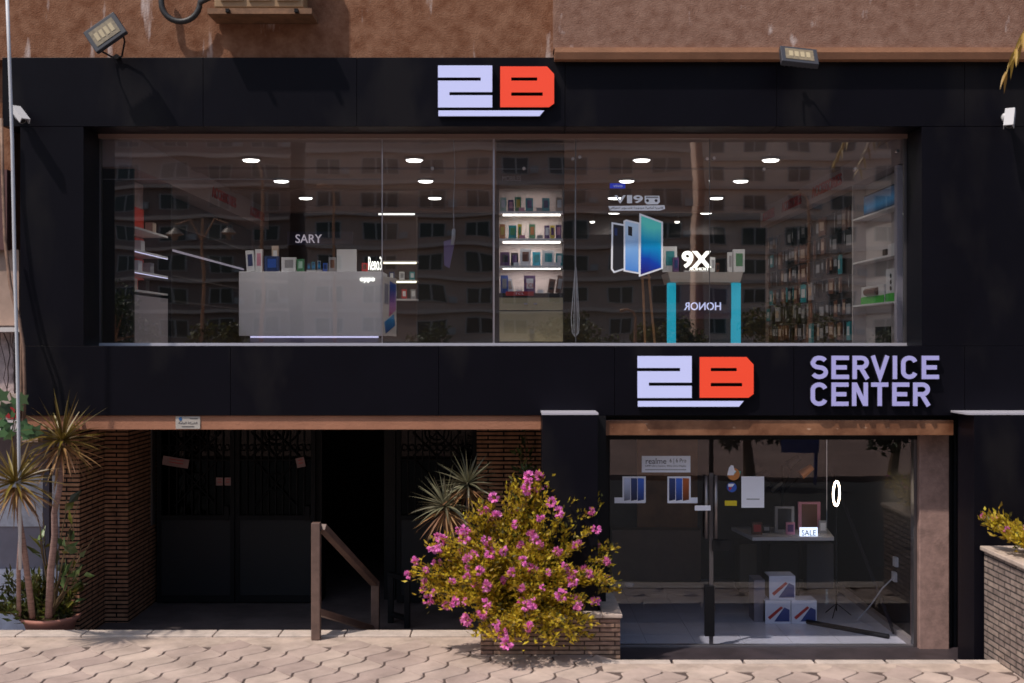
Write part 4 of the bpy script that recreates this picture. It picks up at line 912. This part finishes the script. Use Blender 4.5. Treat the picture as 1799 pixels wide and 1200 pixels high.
M().tube([P(178, 245, 14.7), P(180, 400, 14.7), P(187, 560, 14.7), P(189, 582, 14.7), P(185, 590, 14.7), P(179, 588, 14.7)], .004, 5).build('chain', m_cable, t)
tag(M().tube([P(182, 262, 14.8), P(182, 602, 14.8)], .004, 5).build('cord', m_cable), 'straight thin cord beside the left blind chain', 'cord')

# ============================================================ LOWER SHOP INTERIOR
wd = thing('wooden_cabinet', P(1172, 1020, 18.55), 'brown wooden cabinet against the rear wall of the lower shop', 'cabinet')
M().pb(1120, 1226, 770, 928, 18.6, .08).build('upper_door', mat('orange_brown_wood', (.34, .15, .05), .5, var=.25, scale=2), wd)
M().pb(1076, 1232, 932, 1021, 18.3, .35).build('base_unit', mat('dull_brown_laminate', (.24, .15, .11), .5, var=.1), wd)
tb = thing('display_table', P(1385, 1060, 16.3), 'white topped display table with phones in the lower shop', 'table')
tp = M(); tp.prism([(PX(1285, 17.2), 17.2-14), (PX(1452, 17.2), 17.2-14), (PX(1466, 16.3), 16.3-14), (PX(1322, 16.3), 16.3-14)], .05, lambda u, v, d: (u, v, PZ(950, 16.3)+d))
tp.build('tabletop', m_white, tb, bevel=.005)
M().pb(1352, 1405, 956, 1065, 16.9, .5).build('pedestal', m_black, tb); M().pb(1300, 1330, 956, 1040, 17.2, .4).build('side_support', mat('dim_beige', (.12, .09, .06), .6), tb); M().pb(1418, 1465, 956, 1035, 17.3, .2).build('side_support', mat('dim_grey', (.13, .12, .13), .6), tb)
zt = PZ(950, 16.3)+.051
def tbx(x0, x1, y0, D, c, c2, lab, t=.06):
    th = thing('display_box', (PX((x0+x1)/2, D), D-14, zt), lab, 'box'); z1_ = PZ(y0, D)
    M().box(PX(x0, D), PX(x1, D), D-14, D-14+t, zt, z1_).build('frame', cm(c), th); w_ = x1-x0
    M().box(PX(x0+w_*.15, D), PX(x1-w_*.15, D), D-14-.004, D-14-.0005, zt+.04, z1_-.03).build('picture', cm(c2), th)
tbx(1322, 1340, 918, 16.5, 'brown', 'red', 'small reddish brown box at the left of the display table'); tbx(1341, 1354, 922, 16.6, 'black', 'grey', 'little black gadget box with a grey front on the display table')
tbx(1362, 1396, 890, 16.7, 'grey', 'black', 'grey framed black picture box on the display table'); tbx(1403, 1442, 882, 16.9, 'pink', 'brown', 'pinkish framed showcase with a pale figure on the display table')
tbx(1382, 1397, 918, 16.5, 'pink', 'purple', 'mauve small box leaning before the grey frame'); tbx(1440, 1453, 915, 16.6, 'grey', 'white', 'pale grey small box at the right of the display table')
t = thing('lit_tag', (PX(1421, 16.4), 2.4, zt), 'small glowing white price tag on the display table', 'sign')
M().box(PX(1406, 16.38), PX(1437, 16.38), 2.38, 2.41, zt, PZ(927, 16.38)).build('tag_body', lamp_mat('tag_glow', (.75, .85, 1), 1.6), t)
ptext('SALE', 1409, 1434, 931, 941, 16.375, .004, m_ink, t)
# arm with dark lamps over the table
t = thing('gadget_stand', (PX(1365, 17.1), 3.1, zt), 'dark multi arm gadget stand at the back of the display table', 'stand')
q = Vector((PX(1375, 17.1), 3.1, zt)); M().tube([q, q+Vector((0, 0, .9))], .02, 8).build('pole', m_black, t)
for a, b, c_ in ((-.3, .75, 'black'), (.15, .95, 'black'), (-.1, .6, 'black'), (.33, .82, 'orange')):
    e = q+Vector((a, -.05, b)); M().tube([q+Vector((0, 0, .5)), e], .012, 6).build('arm', m_black, t); M().tube([e-Vector((.08, 0, .06)), e+Vector((.08, 0, .06))], [.07, .05], 10).build('head', cm(c_), t)
# ring light
t = thing('ring_light', (PX(1470, 16.2), 2.2, -.22), 'glowing white ring light on a stand in the lower shop', 'ring light')
rg = M(); c = P(1470, 867, 16.2); n = 32
rg.tube([c+Vector((.075*math.cos(2*math.pi*i/n), .12*math.cos(2*math.pi*i/n), .165*math.sin(2*math.pi*i/n))) for i in range(n+1)], .012, 8, caps=False)
rg.build('ring', lamp_mat('ring_glow', (1, .76, .52), 18), t, smooth=True)
M().tube([c+Vector((0, 0, -.18)), Vector((c.x, c.y, -.15))], .010, 6).build('pole', m_black, t)
for a in (0, 120, 240): M().tube([Vector((c.x, c.y, -.05)), Vector((c.x+.2*math.cos(R(a)), c.y+.2*math.sin(R(a)), -.21))], .006, 6).build('leg', m_black, t)
# stacked cartons
def carton(x0, y1, D, lab, s=.36, zb=None):
    z0 = zb if zb is not None else -.219; X = PX(x0, D); t = thing('carton', (X+s/2, D-14+.15, z0), lab, 'box', None)
    M().box(X, X+s, D-14, D-14+.3, z0, z0+s*.92).build('box_body', m_paper, t, bevel=.004)
    f = lambda u, v, d: (X+u*s, D-14-.004+d, z0+v*s*.92)
    M().prism([(.1, .28), (.62, .75), (.7, .68), (.18, .18)], .003, f).build('red_stripe', m_red, t)
    M().prism([(.35, .1), (.95, .1), (.95, .6), (.75, .7)], .003, lambda u, v, d: f(u, v, d-.0006)).build('blue_graphic', mat('blue_graphic', (.04, .07, .25), .4), t)
    M().box(X-.004, X-.0005, D-14+.02, D-14+.28, z0+.02, z0+s*.88).build('dark_side', m_black, t)
D_ = 15.75
carton(1345, 0, D_, 'white and blue carton at the bottom left of the stack of three', s=.335); carton(1391, 0, D_, 'white and blue carton at the bottom right of the stack of three', s=.335)
carton(1352, 0, D_+.02, 'white and blue carton on top of the stack of three', s=.345, zb=-.219+.335*.92+.001)
tag(M().box(PX(1324, 15.9), PX(1343, 15.9), 1.85, 2.2, -.219, PZ(1018, 15.9)).build('grey_carton', mat('mauve_grey_card', (.26, .23, .26), .7)), 'plain mauve grey carton left of the stacked white cartons', 'box')
t = thing('wall_socket', (4.92, 1.4, .3), 'white socket with a plugged cable on the black right wall', 'socket')
for z_, y_ in ((.62, 1.25), (.42, 1.3)): M().box(4.895, 4.93, y_, y_+.12, z_, z_+.12).build('plate', m_white_plastic, t)
M().tube([(4.89, 1.35, .46), (4.80, 1.5, .3), (4.72, 1.7, .05), (4.6, 1.9, -.2)], .010, 6).build('cable', m_cable, t)
tag(M().tube([(PX(1420, 15.7), 1.75, -.19), (PX(1562, 14.95), .95, -.19)], .03, 8).build('floor_strip', m_black), 'dark strip lying across the tiles right of the stacked cartons', 'pole')  # long dark tube laid slantwise across the tiles
tag(M().tube([(4.86, 1.2, -.21), (4.75, 3.8, 1.6)], .025, 6).build('leaning_pole', mat('dark_navy_metal', (.02, .02, .03), .4)), 'dark thin pole leaning against the black right wall', 'pole')
# stickers on the lower glass
DL = 14.552
t = thing('window_sticker', P(1170, 830, DL), 'white realme text sticker on the lower shop glass', 'sticker')
M().pb(1128, 1213.5, 801, 830, DL-.002, .001).build('label', m_paper, t, bevel=0)
ptext('realme', 1135, 1171, 805, 815, DL-.003, .001, m_ink, t); ptext('6 | 6 Pro', 1177, 1206, 805.5, 814.5, DL-.003, .001, m_ink, t)
ptext('64MP Ultra Camera, 90Hz Ultra Display', 1134, 1206, 817, 821, DL-.003, .001, m_ink, t); M().pb(1134, 1206, 824.5, 826, DL-.003, .0006).build('print_line', cm('grey'), t)
for base_x, cols, lab in ((1094, ['mist', 'navy', 'blue'], 'white edged sticker of three phones, pale grey, navy and blue'), (1173, ['navy', 'blue', 'rust'], 'white edged sticker of three phones, navy, blue and rust')):
    t = thing('window_sticker', P(base_x+20, 885, DL), lab+', on the lower glass', 'sticker')
    M().pb(base_x, base_x+41, 837, 883, DL-.002, .001).build('border', m_paper, t)
    if base_x == 1094: M().pb(1080, 1134, 874, 884, DL-.0015, .0004).build('foot', m_paper, t)
    else: M().pb(1173, 1226, 874, 884, DL-.0015, .0004).build('foot', m_paper, t)
    for k, c in enumerate(cols): M().pprism([(base_x+3+k*12, 840), (base_x+14+k*12, 840.5), (base_x+14+k*12, 878), (base_x+3+k*12, 880)], DL-.0035, .001).build('printed_phone', grad_mat('ph_'+c+str(base_x), [(.1, tuple(v*.3 for v in C[c])), (.6, C[c]), (1, tuple(min(1, v*1.5) for v in C[c]))]), t)
t = thing('window_sticker', P(1289, 842, DL), 'round orange, white and teal sticker on the door glass', 'sticker')
M().tube([P(1289, 833, DL-.002), P(1289, 833, DL-.003)], .075, 20).build('disc', cm('orange'), t); M().pprism([(1278, 835), (1281, 822), (1285, 817), (1289, 818), (1291, 826), (1297, 830), (1297, 835)], DL-.0045, .001).build('white_shape', m_paper, t)
M().pprism([(1290, 832), (1295, 826), (1302, 828), (1301, 833)], DL-.0058, .001).build('teal_shape', mat('teal_print', (.05, .4, .35), .5), t)
t = thing('window_sticker', P(1286, 865, DL), 'small round blue and red sticker on the door glass', 'sticker')
M().tube([P(1286, 856, DL-.002), P(1286, 856, DL-.003)], .06, 20).build('disc', cm('blue'), t); M().pb(1280, 1292, 850, 855, DL-.0042, .001).build('white_bar', m_paper, t); M().pb(1281, 1291, 856, 861, DL-.0042, .001).build('red_bar', m_red, t)
tag(M().pb(1274, 1295, 879.5, 888.5, DL-.002, .001).build('window_sticker', mat('bright_yellow', (.65, .5, .02), .5)), 'small yellow rectangular sticker on the door glass', 'sticker')
tag(M().pb(1221, 1249, 888, 897, 14.44, .002).build('door_label', m_paper), 'small white label across the door handles', 'label')
t = thing('paper_notice', P(1323, 892, DL), 'blank looking white paper sheet taped inside the lower glass', 'notice'); M().pb(1303, 1343, 837, 892, DL-.002, .001).build('sheet', m_paper, t); M().pb(1312, 1335, 876, 878, DL-.0028, .0004).build('print_line', cm('grey'), t)
tag(M().lathe(P(1106, 1030, 16.0)*1.0, [(.05, 0), (.07, .03), (.05, .05)], 12).build('floor_light', m_white_plastic), 'small round white puck near the left wall of the lower shop', 'puck')

# ============================================================ PLANTERS AND PLANTS
pt = thing('brick_planter', (.1, -.1, -.24), 'brick planter with a stone cap holding the pink flowering bush', 'planter')
px1 = PX(1090, 13.36); z_t = .41
M().box(px1-.16, px1, -.64, .5, -.24, z_t).box(-.35, px1-.161, -.64, -.5, -.24, z_t).box(-.35, px1-.161, .16, .3, -.24, z_t).box(-.35, -.21, -.499, .159, -.24, z_t).build('brick_wall', m_pbrick, pt)
M().box(px1-.2, px1+.025, -.665, .52, z_t+.001, z_t+.045).box(-.38, px1-.201, -.665, -.47, z_t+.001, z_t+.045).build('cap', m_cap, pt, bevel=.01)
M().box(-.2, px1-.17, -.49, .15, -.2, z_t-.06).build('soil', m_soil, pt)
rp = thing('brick_planter', (6.1, -1.9, -.24), 'grey stone planter with a pale cap at the right edge', 'planter')
M().box(5.31, 6.9, -1.96, -.56, -.24, 1.15).build('stone_wall', m_gbrick, rp)
M().box(5.27, 6.96, -1.97, -.53, 1.151, 1.20).build('cap', m_cap, rp, bevel=.01)

r2 = random.Random(11)
m_leafy = mat('yellow_green_leaf', (.62, .45, .04), .45, island=.35, transl=.5)
m_leafd = mat('dark_green_leaf', (.11, .10, .015), .45, island=.4, transl=.25)
m_stem = mat('woody_stem', (.12, .08, .04), .8, var=.2)
m_fl = mat('magenta_petal', (.90, .27, .68), .5, island=.25, transl=.3)
m_fl2 = mat('pale_pink_petal', (.75, .22, .5), .5, island=.2, transl=.3)
def flower_mesh(r, seed):
    q = random.Random(seed); m = M()
    for k in range(16):
        d = rdir(-.3, 1, q); p = d*r*.45
        for j in range(3):
            e = (d+rdir(-1, 1, q)*.8).normalized(); leaf(m, p, e, rdir(-1, 1, q), r*.75, r*.6)
    return m
def bush(name, lab, cat, stems, nleaf, nfl, fl_r, origin, lf=(.05, .022), mt=None, seed=3, flat=.7):
    q = random.Random(seed); t = thing(name, origin, lab, cat); sm = M(); lm = M(); ld = M(); tips = []; org = Vector(origin)
    for base, tip in stems:
        base, tip = Vector(base), Vector(tip); mid = (base+tip)/2+Vector((0, 0, .12*(tip-base).length)); pts = []
        for i in range(8):
            s_ = i/7; pts.append(base*(1-s_)**2+mid*2*s_*(1-s_)+tip*s_*s_+Vector((q.gauss(0, .01), q.gauss(0, .01), q.gauss(0, .01))))
        sm.tube(pts, [.011*(1-.8*i/7)+.002 for i in range(8)], 5); tips.append(pts)
    for k in range(nleaf):
        pts = q.choice(tips); s_ = q.random()**.6*6.99; i = int(s_); p = pts[i].lerp(pts[i+1], s_-i)
        off = rdir(-.6, 1, q)*abs(q.gauss(0, .055)); d = (rdir(-.3, 1, q)+(pts[7]-pts[5]).normalized()*.8+off*6)
        leaf(lm if q.random() < .82 else ld, p+off, d, rdir(-1, 1, q), lf[0]*q.uniform(.6, 1.3), lf[1]*q.uniform(.7, 1.3))
    sm.build('stems', m_stem, t); lm.build('foliage', mt or m_leafy, t); ld.build('inner_foliage', m_leafd, t)
    protos = []
    for k in range(nfl):
        pts = tips[k % len(tips)] if k < min(len(tips), 96) else q.choice(tips[:60])
        i = 7 if k < len(tips) else q.choice([4, 5, 6, 7]); p = pts[i]+rdir(-.2, 1, q)*.05+Vector((0, -.05 if i < 7 else 0, 0))
        if k < 4:
            m = flower_mesh(fl_r, k+50); m.v = [v+org for v in m.v]; o = m.build('blossom', [m_fl, m_fl, m_fl2, m_fl][k], t); protos.append(o)
        else: o = q.choice(protos).copy(); COL.objects.link(o); o.parent = t
        o.location = p-org; o.rotation_euler = (q.uniform(0, 6), q.uniform(0, 6), q.uniform(0, 6)); s_ = q.uniform(.7, 1.35); o.scale = (s_, s_, s_)
    return t
# main bush: tips listed at their real place around the planter
tips_px = [(930, 842, 13.5), (948, 838, 13.5), (1026, 862, 13.6), (868, 876, 13.5), (918, 862, 13.4), (966, 878, 13.4), (1010, 880, 13.5), (865, 908, 13.3), (900, 930, 13.2), (945, 910, 13.3), (985, 905, 13.3), (1035, 900, 13.5), (1040, 935, 13.4), (1072, 985, 13.4), (1020, 960, 13.2),
    (822, 935, 13.3), (785, 948, 13.3), (757, 960, 13.3), (778, 965, 13.1), (808, 950, 13.1), (733, 995, 13.2), (740, 1010, 13.1), (742, 1035, 13.1), (765, 1045, 13.0), (790, 1025, 12.95), (815, 1018, 12.9), (835, 1005, 12.9), (830, 980, 13.0), (860, 950, 13.1), (880, 970, 13.0), (895, 1010, 12.9),
    (920, 990, 12.9), (940, 960, 13.0), (958, 1010, 12.85), (978, 975, 12.95), (995, 1000, 12.9), (1005, 1025, 12.9), (1030, 1010, 13.0), (1012, 1060, 12.85), (1045, 1062, 13.1), (1000, 1105, 12.8), (950, 1085, 12.75), (938, 1055, 12.8), (910, 1035, 12.85), (860, 1068, 12.85), (820, 1060, 12.9), (800, 1060, 13.0),
    (878, 1095, 12.75), (890, 1130, 12.7), (876, 1115, 12.75), (1020, 1095, 12.85), (960, 1120, 12.8), (815, 1095, 12.9), (845, 1090, 12.9), (985, 1050, 12.8), (930, 1110, 12.75), (855, 1030, 12.9), (915, 895, 13.6), (890, 905, 13.6), (995, 930, 13.4), (960, 940, 13.3), (1060, 1010, 13.2), (840, 1115, 12.85), (1035, 1120, 13.0), (980, 1090, 12.75), (1005, 1125, 12.8), (930, 1130, 12.72), (900, 1100, 12.7), (1040, 1090, 12.9), (970, 1135, 12.75), (860, 1125, 12.75)]
stems = []
tips_px = [q_ for q_ in tips_px if not (q_[1] > 1075 and q_[0] > 945)]+[q_ for q_ in tips_px if q_[1] > 1075 and q_[0] > 945]
tips_px += [(842, 880, 13.5), (1085, 960, 13.5), (905, 845, 13.6), (1046, 878, 13.6), (1078, 1022, 13.2)]
for x_, y_, D_ in tips_px:
    tip = P(x_, y_, D_); stems.append(((r2.uniform(-.35, .55), r2.uniform(-.3, .05), .38), tip))
    if y_ < 1060:
        for k in range(1):
            tip2 = tip+Vector((r2.uniform(-.14, .14), r2.uniform(-.05, .35), r2.uniform(-.25, .0))); stems.append(((r2.uniform(-.4, .6), r2.uniform(-.3, .1), .38), tip2))
bush('flowering_bush', 'large bush with magenta flowers spilling over the brick planter', 'bush', stems, 26000, 99, .055, (.05, -.15, .35), lf=(.062, .030))
# bush on the right planter
stems = []
for k in range(16): stems.append(((5.7+r2.uniform(-.1, .4), -1.2+r2.uniform(-.5, .4), 1.15), (5.47+r2.uniform(-.22, .6), -1.15+r2.uniform(-.6, .5), 1.42+r2.uniform(-.12, .17))))
bush('flowering_bush', 'small yellow green bush with pink blooms on the right planter', 'bush', stems, 6500, 12, .04, (5.9, -1.2, 1.15), seed=8, lf=(.07, .034))

# spiky dragon trees
m_yl = mat('spiky_leaf_olive', (.16, .105, .018), .45, island=.35, transl=.15)
m_yd = mat('spiky_leaf_dry', (.26, .13, .05), .6, island=.35, transl=.1)
m_yg = mat('spiky_leaf_grey_green', (.16, .15, .09), .45, island=.3, transl=.15)
m_trunk = mat('pale_ringed_trunk', (.30, .19, .17), .8, var=.3, scale=9, bump=.6, bscale=40, aniso=(1, 1, 5))
def yucca(name, lab, heads, trunks, base, mt, seed, Lk=1.0):
    q = random.Random(seed); t = thing(name, base, lab, 'plant')
    for pts, r0 in trunks: n = len(pts); M().tube(pts, [r0*(1-.35*i/(n-1)) for i in range(n)], 9).build('trunk', m_trunk, t, smooth=True)
    for c, Lr in heads:
        g_ = M(); dry = M()
        for k in range(62):
            z = 1-1.25*(k+.5)/62; a = k*2.399+q.uniform(-.2, .2); s_ = math.sqrt(max(0, 1-z*z)); d = Vector((s_*math.cos(a), s_*math.sin(a)*.9, z))
            blade(g_, c+d*.03, d, Lr*q.uniform(.8, 1.15), .042*Lk, (.12+.35*(1-z)*q.uniform(.4, 1))*(3.0 if q.random() < .15 else 1), side=q.uniform(-.6, .6))
        for k in range(54):
            z = -q.uniform(.15, .95); a = q.uniform(0, 6.28); s_ = math.sqrt(1-z*z); d = Vector((s_*math.cos(a), s_*math.sin(a), z))
            blade(dry, c-Vector((0, 0, .05))+d*.03, d, Lr*q.uniform(.75, 1.1), .034*Lk, .5*q.random(), side=q.uniform(-.8, .8))
        g_.build('leaf_rosette', mt, t, fix=False); dry.build('dry_leaves', m_yd, t, fix=False)
    return t
Dy = 13.75
c1 = P(110, 775, Dy)
yucca('dragon_tree', 'tall spiky plant with a yellowish rosette before the brick wall at the left', [(c1, .55)], [([P(86, 1085, 14.6), P(90, 1000, 14.35), P(97, 940, 14.15), P(96, 900, 14.05), P(105, 860, 13.95), P(109, 800, Dy)], .045)], (P(86, 1083, 14.6).x, .6, .1), m_yl, 21)
c2 = P(28, 848, 13.4)
yucca('dragon_tree', 'shorter spiky plant cut by the left edge of the photo', [(c2, .52)], [([P(58, 1085, 14.6), P(45, 980, 14.1), P(36, 920, 13.7), P(30, 870, 13.4)], .04), ([P(34, 1085, 14.6), P(33, 1000, 14.2), P(36, 940, 13.7)], .03)], (P(50, 1080, 14.6).x, .6, .1), m_yl, 22)
yucca('dragon_tree', 'grey green spiky plant with two rosettes behind the pink bush', [(P(783, 890, 14.1), .42), (P(822, 850, 14.2), .42)], [([P(800, 1040, 14.2), P(788, 960, 14.15), P(783, 905, 14.1)], .03), ([P(812, 1040, 14.2), P(822, 930, 14.2), P(822, 865, 14.2)], .03)], (P(805, 1040, 14.2).x, .2, .35), m_yg, 23, .8)
# terracotta bowl + undergrowth at the left
po = P(78, 1095, 14.65); po.z = -.24
t = thing('terracotta_bowl', (po.x, .85, -.24), 'pinkish terracotta bowl at the foot of the left spiky plant', 'planter')
M().lathe((po.x, .85, -.24), [(.22, .0), (.31, .26), (.36, .31), (.36, .345), (.32, .345), (.30, .30), (.02, .30)], 24).build('bowl', mat('terracotta', (.38, .16, .12), .7, var=.15), t, smooth=True)
stems = [((po.x+r2.uniform(-.35, .25), .8+r2.uniform(-.15, .2), .02), (po.x+r2.uniform(-.75, .35), .75+r2.uniform(-.3, .3), r2.uniform(.2, .62))) for k in range(22)]
bush('low_shrub', 'low dark green undergrowth around the left terracotta bowl', 'shrub', stems, 1700, 0, .04, (po.x-.2, .8, .02), lf=(.11, .035), seed=31, mt=mat('olive_green_leaf', (.06, .07, .012), .5, island=.5, transl=.2))
stems = [(P(92, 1080, 14.7), P(x_, y_, 14.2+r2.uniform(-.15, .3))) for x_, y_ in ((120, 880), (138, 882), (132, 920), (70, 940), (75, 905), (150, 955), (165, 945), (150, 968), (135, 1010), (150, 1005), (120, 960), (60, 880))]
t = bush('broad_leaf_plant', 'loose plant with broad dark leaves between the brick wall and the spiky plant', 'plant', stems, 46, 0, .04, P(92, 1080, 14.7), lf=(.2, .085), seed=33, mt=mat('broad_leaf', (.07, .10, .03), .4, island=.8))
# ivy by the pipes
q = random.Random(5); iv = M(); ivs = M()
for k in range(20):
    x_, y_ = q.uniform(3, 64), q.uniform(692, 768)
    if x_ > 45 and y_ < 720: continue
    c = P(x_, y_, 13.6+q.uniform(-.05, .05)); s_ = q.uniform(.055, .10); an = q.uniform(-.6, .6)
    pts5 = []
    for i in range(10):
        rr = s_*(1 if i % 2 == 0 else .55)*(1.0 if i else .7); a = an+i*2*math.pi/10-math.pi/2; pts5.append((rr*math.cos(a), rr*math.sin(a)))
    tl = q.uniform(-.5, .5)
    iv.prism(pts5, .002, lambda u, v, d: (c.x+u, c.y+d+u*tl+v*.3*tl, c.z+v))
t = thing('ivy', P(35, 770, 13.7), 'green lobed ivy leaves around the conduit at the left edge', 'ivy'); iv.build('leaves', mat('ivy_leaf', (.05, .10, .035), .45, island=.4), t)
M().tube([P(20, 770, 13.7), P(28, 720, 13.66), P(18, 690, 13.68)], .008, 5).tube([P(10, 850, 13.9), P(20, 790, 13.75), P(28, 740, 13.66), P(50, 745, 13.66)], .007, 5).build('stem', m_stem, t)
# leafy shrub behind, next to the column
stems = [(P(930, 1000, 15.0), P(q.uniform(895, 948), q.uniform(760, 960), 14.9+q.uniform(-.3, .5))) for k in range(22)]
bush('tall_shrub', 'dark leafy shrub standing between the brick pier and the black column', 'shrub', stems, 900, 0, .04, P(930, 1040, 15.0), lf=(.14, .04), seed=41, mt=mat('shrub_leaf', (.05, .075, .012), .45, island=.5, transl=.2))
# palm at the right edge (trunk outside the frame, fronds hang in)
q = random.Random(9); t = thing('palm_tree', (6.6, -2.6, 0), 'palm with dry yellow fronds hanging in at the upper right corner', 'palm tree')
M().tube([(6.6, -2.6, -.2), (6.55, -2.6, 3), (6.96, -2.6, 7.45)], [.17, .14, .15], 12).build('trunk', m_trunk, t, smooth=True)
hd = Vector((6.98, -2.6, 7.5)); fg = M()
for k in range(13):
    a = R(k*360/13+10); d = Vector((math.cos(a), math.sin(a), .5)); p = hd.copy(); rach = [p.copy()]
    for i in range(16):
        d = (d+Vector((0, 0, -.13))).normalized(); p = p+d*.17; rach.append(p.copy())
        s_ = d.cross(Vector((0, 0, 1))).normalized()
        if i > 2:
            for sg in (-1, 1): blade(fg, p, (s_*sg+d*.8+Vector((0, 0, -.35))), .46*(1-.5*i/16), .045, .5, n=4)
    fg.tube(rach, [.018*(1-.8*i/16) for i in range(17)], 5)
fg.build('fronds', mat('dry_palm_frond', (.40, .25, .05), .5, island=.3, transl=.2), t, fix=False)

# ============================================================ ACROSS THE STREET (seen in the glass)
m_opp = [mat('facade_pinkish', (.27, .18, .15), .9, var=.12, scale=.3), mat('facade_beige', (.50, .33, .26), .9, var=.12, scale=.3), mat('facade_cream', (.80, .56, .44), .9, var=.1, scale=.3)]
m_win = mat('far_window_glass', (.015, .018, .022), .12); m_wfr = mat('far_window_frame', (.4, .36, .34), .6); m_band = mat('far_balcony_band', (.60, .44, .36), .8)
proto_w = None; proto_ac = None
specs = [(-52, -21, 34, 0, 'pinkish apartment block across the street reflected at the left of the window', 7), (-19, 16, 31, 1, 'beige apartment block across the street reflected at the centre of the window', 8), (18, 52, 36, 2, 'cream apartment block across the street reflected at the right of the window', 8)]
q = random.Random(4)
for x0_, x1_, hh, mi, lab, nw in specs:
    Yf = -100+[0, 3, -2][mi]; b = thing('apartment_building', ((x0_+x1_)/2, Yf-6, -.12), lab, 'building')
    M().box(x0_, x1_, Yf-12, Yf, -.3, hh).build('wall', m_opp[mi], b); M().box(x0_-.3, x1_+.3, Yf-12.3, Yf+.4, hh+.001, hh+.8).build('parapet', m_band, b)
    sw = (x1_-x0_)/nw
    for fl_ in range(int((hh-4)/3.0)):
        z = 3.6+fl_*3.0
        M().box(x0_+.01, x1_-.01, Yf+.001, Yf+.55, z-.35, z-.02).build('balcony_band', m_band, b)
        for k in range(nw):
            X = x0_+sw*(k+.5); 
            if proto_w is None:
                w_ = M().box(X-1.25, X+1.25, Yf+.002, Yf+.10, z+.55, z+2.1).build('window', m_wfr, b)
                for u in (-.6, .6): M().box(X+u-.52, X+u+.52, Yf+.101, Yf+.12, z+.62, z+2.03).build('pane', m_win, w_)
                proto_w = w_; pw = (Vector((X, Yf, z)), wl(b))
            else:
                c = proto_w.copy(); COL.objects.link(c); c.parent = b; c.location = (Vector((X, Yf, z))-wl(b))-(pw[0]-pw[1])
                for ch in [o for o in proto_w.children]:
                    d = ch.copy(); COL.objects.link(d); d.parent = c
            if q.random() < .22: M().box(X+1.4, X+2.2, Yf+.002, Yf+.4, z+.6, z+1.2).build('air_conditioner', m_wfr, b)
def tree(x_, y_, h_, r_, lab, mt, seed, lean=0):
    q = random.Random(seed); t = thing('street_tree', (x_, y_, 0), lab, 'tree'); tr = M(); top = Vector((x_+lean, y_, h_*.62))
    tr.tube([(x_, y_, -.05), (x_+lean*.4, y_, h_*.3), top], [.16, .12, .08], 8); cl = []
    for k in range(9):
        e = top+rdir(-.2, 1, q)*r_*q.uniform(.4, .85); tr.tube([top-Vector((0, 0, .3)), e], [.06, .02], 6); cl.append((e, r_*q.uniform(.3, .5)))
    tr.build('trunk', mat('bright_bark', (.30, .17, .09), .9, var=.2), t); cr = M()
    for k in range(2200):
        c, rr = q.choice(cl); p = c+rdir(-1, 1, q)*rr*q.random()**.5; leaf(cr, p, rdir(-1, 1, q), rdir(-1, 1, q), .22, .12)
    cr.build('crown', mt, t)
m_tl = mat('street_tree_leaf', (.10, .085, .015), .5, island=.5, transl=.2); m_tl2 = mat('street_tree_dark_leaf', (.05, .06, .012), .5, island=.4, transl=.2)
for i, (x_, y_, h_, r_, mt, lab) in enumerate(((2.5, -36, 5.2, 2.0, m_tl, 'yellowish street tree reflected near the phone sticker'), (13, -38, 5.6, 2.3, m_tl, 'yellowish street tree reflected right of the counter'), (17.5, -36, 5.4, 2.2, m_tl2, 'dark street tree reflected near the hook board'), (-17, -37, 6, 2.2, m_tl2, 'dark street tree reflected at the left end of the window'),
        (-3.4, -34, 4.6, 1.5, m_tl2, 'small dark street tree reflected left of the tall cabinet'), (5.7, -33, 5.0, 1.6, m_tl, 'thin street tree reflected under the phone sticker'), (5.9, -14.6, 2.1, .9, m_tl, 'low yellowish tree reflected in the shop door'), (9.1, -13.6, 2.5, 1.3, m_tl2, 'low dark tree reflected at the right of the shop door'), (-12, -35, 4.4, 1.6, m_tl, 'small yellow tree reflected beside the desk'))):
    tree(x_, y_, h_, r_, lab, mt, 60+i, lean=q.uniform(-.4, .4))
t = thing('blue_board', (7.4, -14.2, 0), 'blue board on a post, reflected at the top right of the shop door', 'sign')
m_bl = mat('blue_enamel', (.03, .10, .45), .4)
M().box(6.6, 7.5, -14.2, -14.15, .8, 1.25).build('board', m_bl, t); M().box(7.4, 7.48, -14.26, -14.201, -.01, 1.3).build('post', m_bl, t)
def street_lamp(x_, y_, h_, lab, double=False):
    t = thing('street_lamp', (x_, y_, 0), lab, 'street lamp'); mt = mat('rusty_lamp_post', (.42, .22, .12), .6, var=.2)
    M().tube([(x_, y_, 0), (x_, y_, h_*.4), (x_, y_, h_)], [.13, .09, .05], 10).build('pole', mt, t)
    if not double:
        M().tube([(x_, y_, h_-.02), (x_-.1, y_, h_+.25), (x_-.4, y_, h_+.38), (x_-.7, y_, h_+.3)], [.05, .04, .04, .07], 6).build('arm', mt, t); return t
    for sg in (-1, 1):
        M().tube([(x_, y_, h_*.9), (x_+sg*.5, y_, h_*1.0), (x_+sg*1.1, y_, h_*.98)], .03, 6).build('arm', mt, t)
        M().lathe((x_+sg*1.1, y_, h_*.98-.5), [(.08, -.2), (.14, .0), (.36, .08), (.22, .22), (.05, .38), (.03, .5)], 12).build('lantern', mat('brown_lantern', (.2, .14, .1), .5), t)
for x_, y_, h_, lab in ((-12.6, -34, 8.5, 'double lantern street lamp reflected at the left of the window'), (-9.9, -33, 10.4, 'tall bright street lamp reflected over the desk'), (-7.2, -34, 9.6, 'street lamp reflected right of the desk centre'), (12.4, -34, 9.2, 'street lamp reflected before the hook board'), (4.6, -31, 4.4, 'short street lamp reflected under the phone sticker')):
    street_lamp(x_, y_, h_, lab, 'double' in lab)
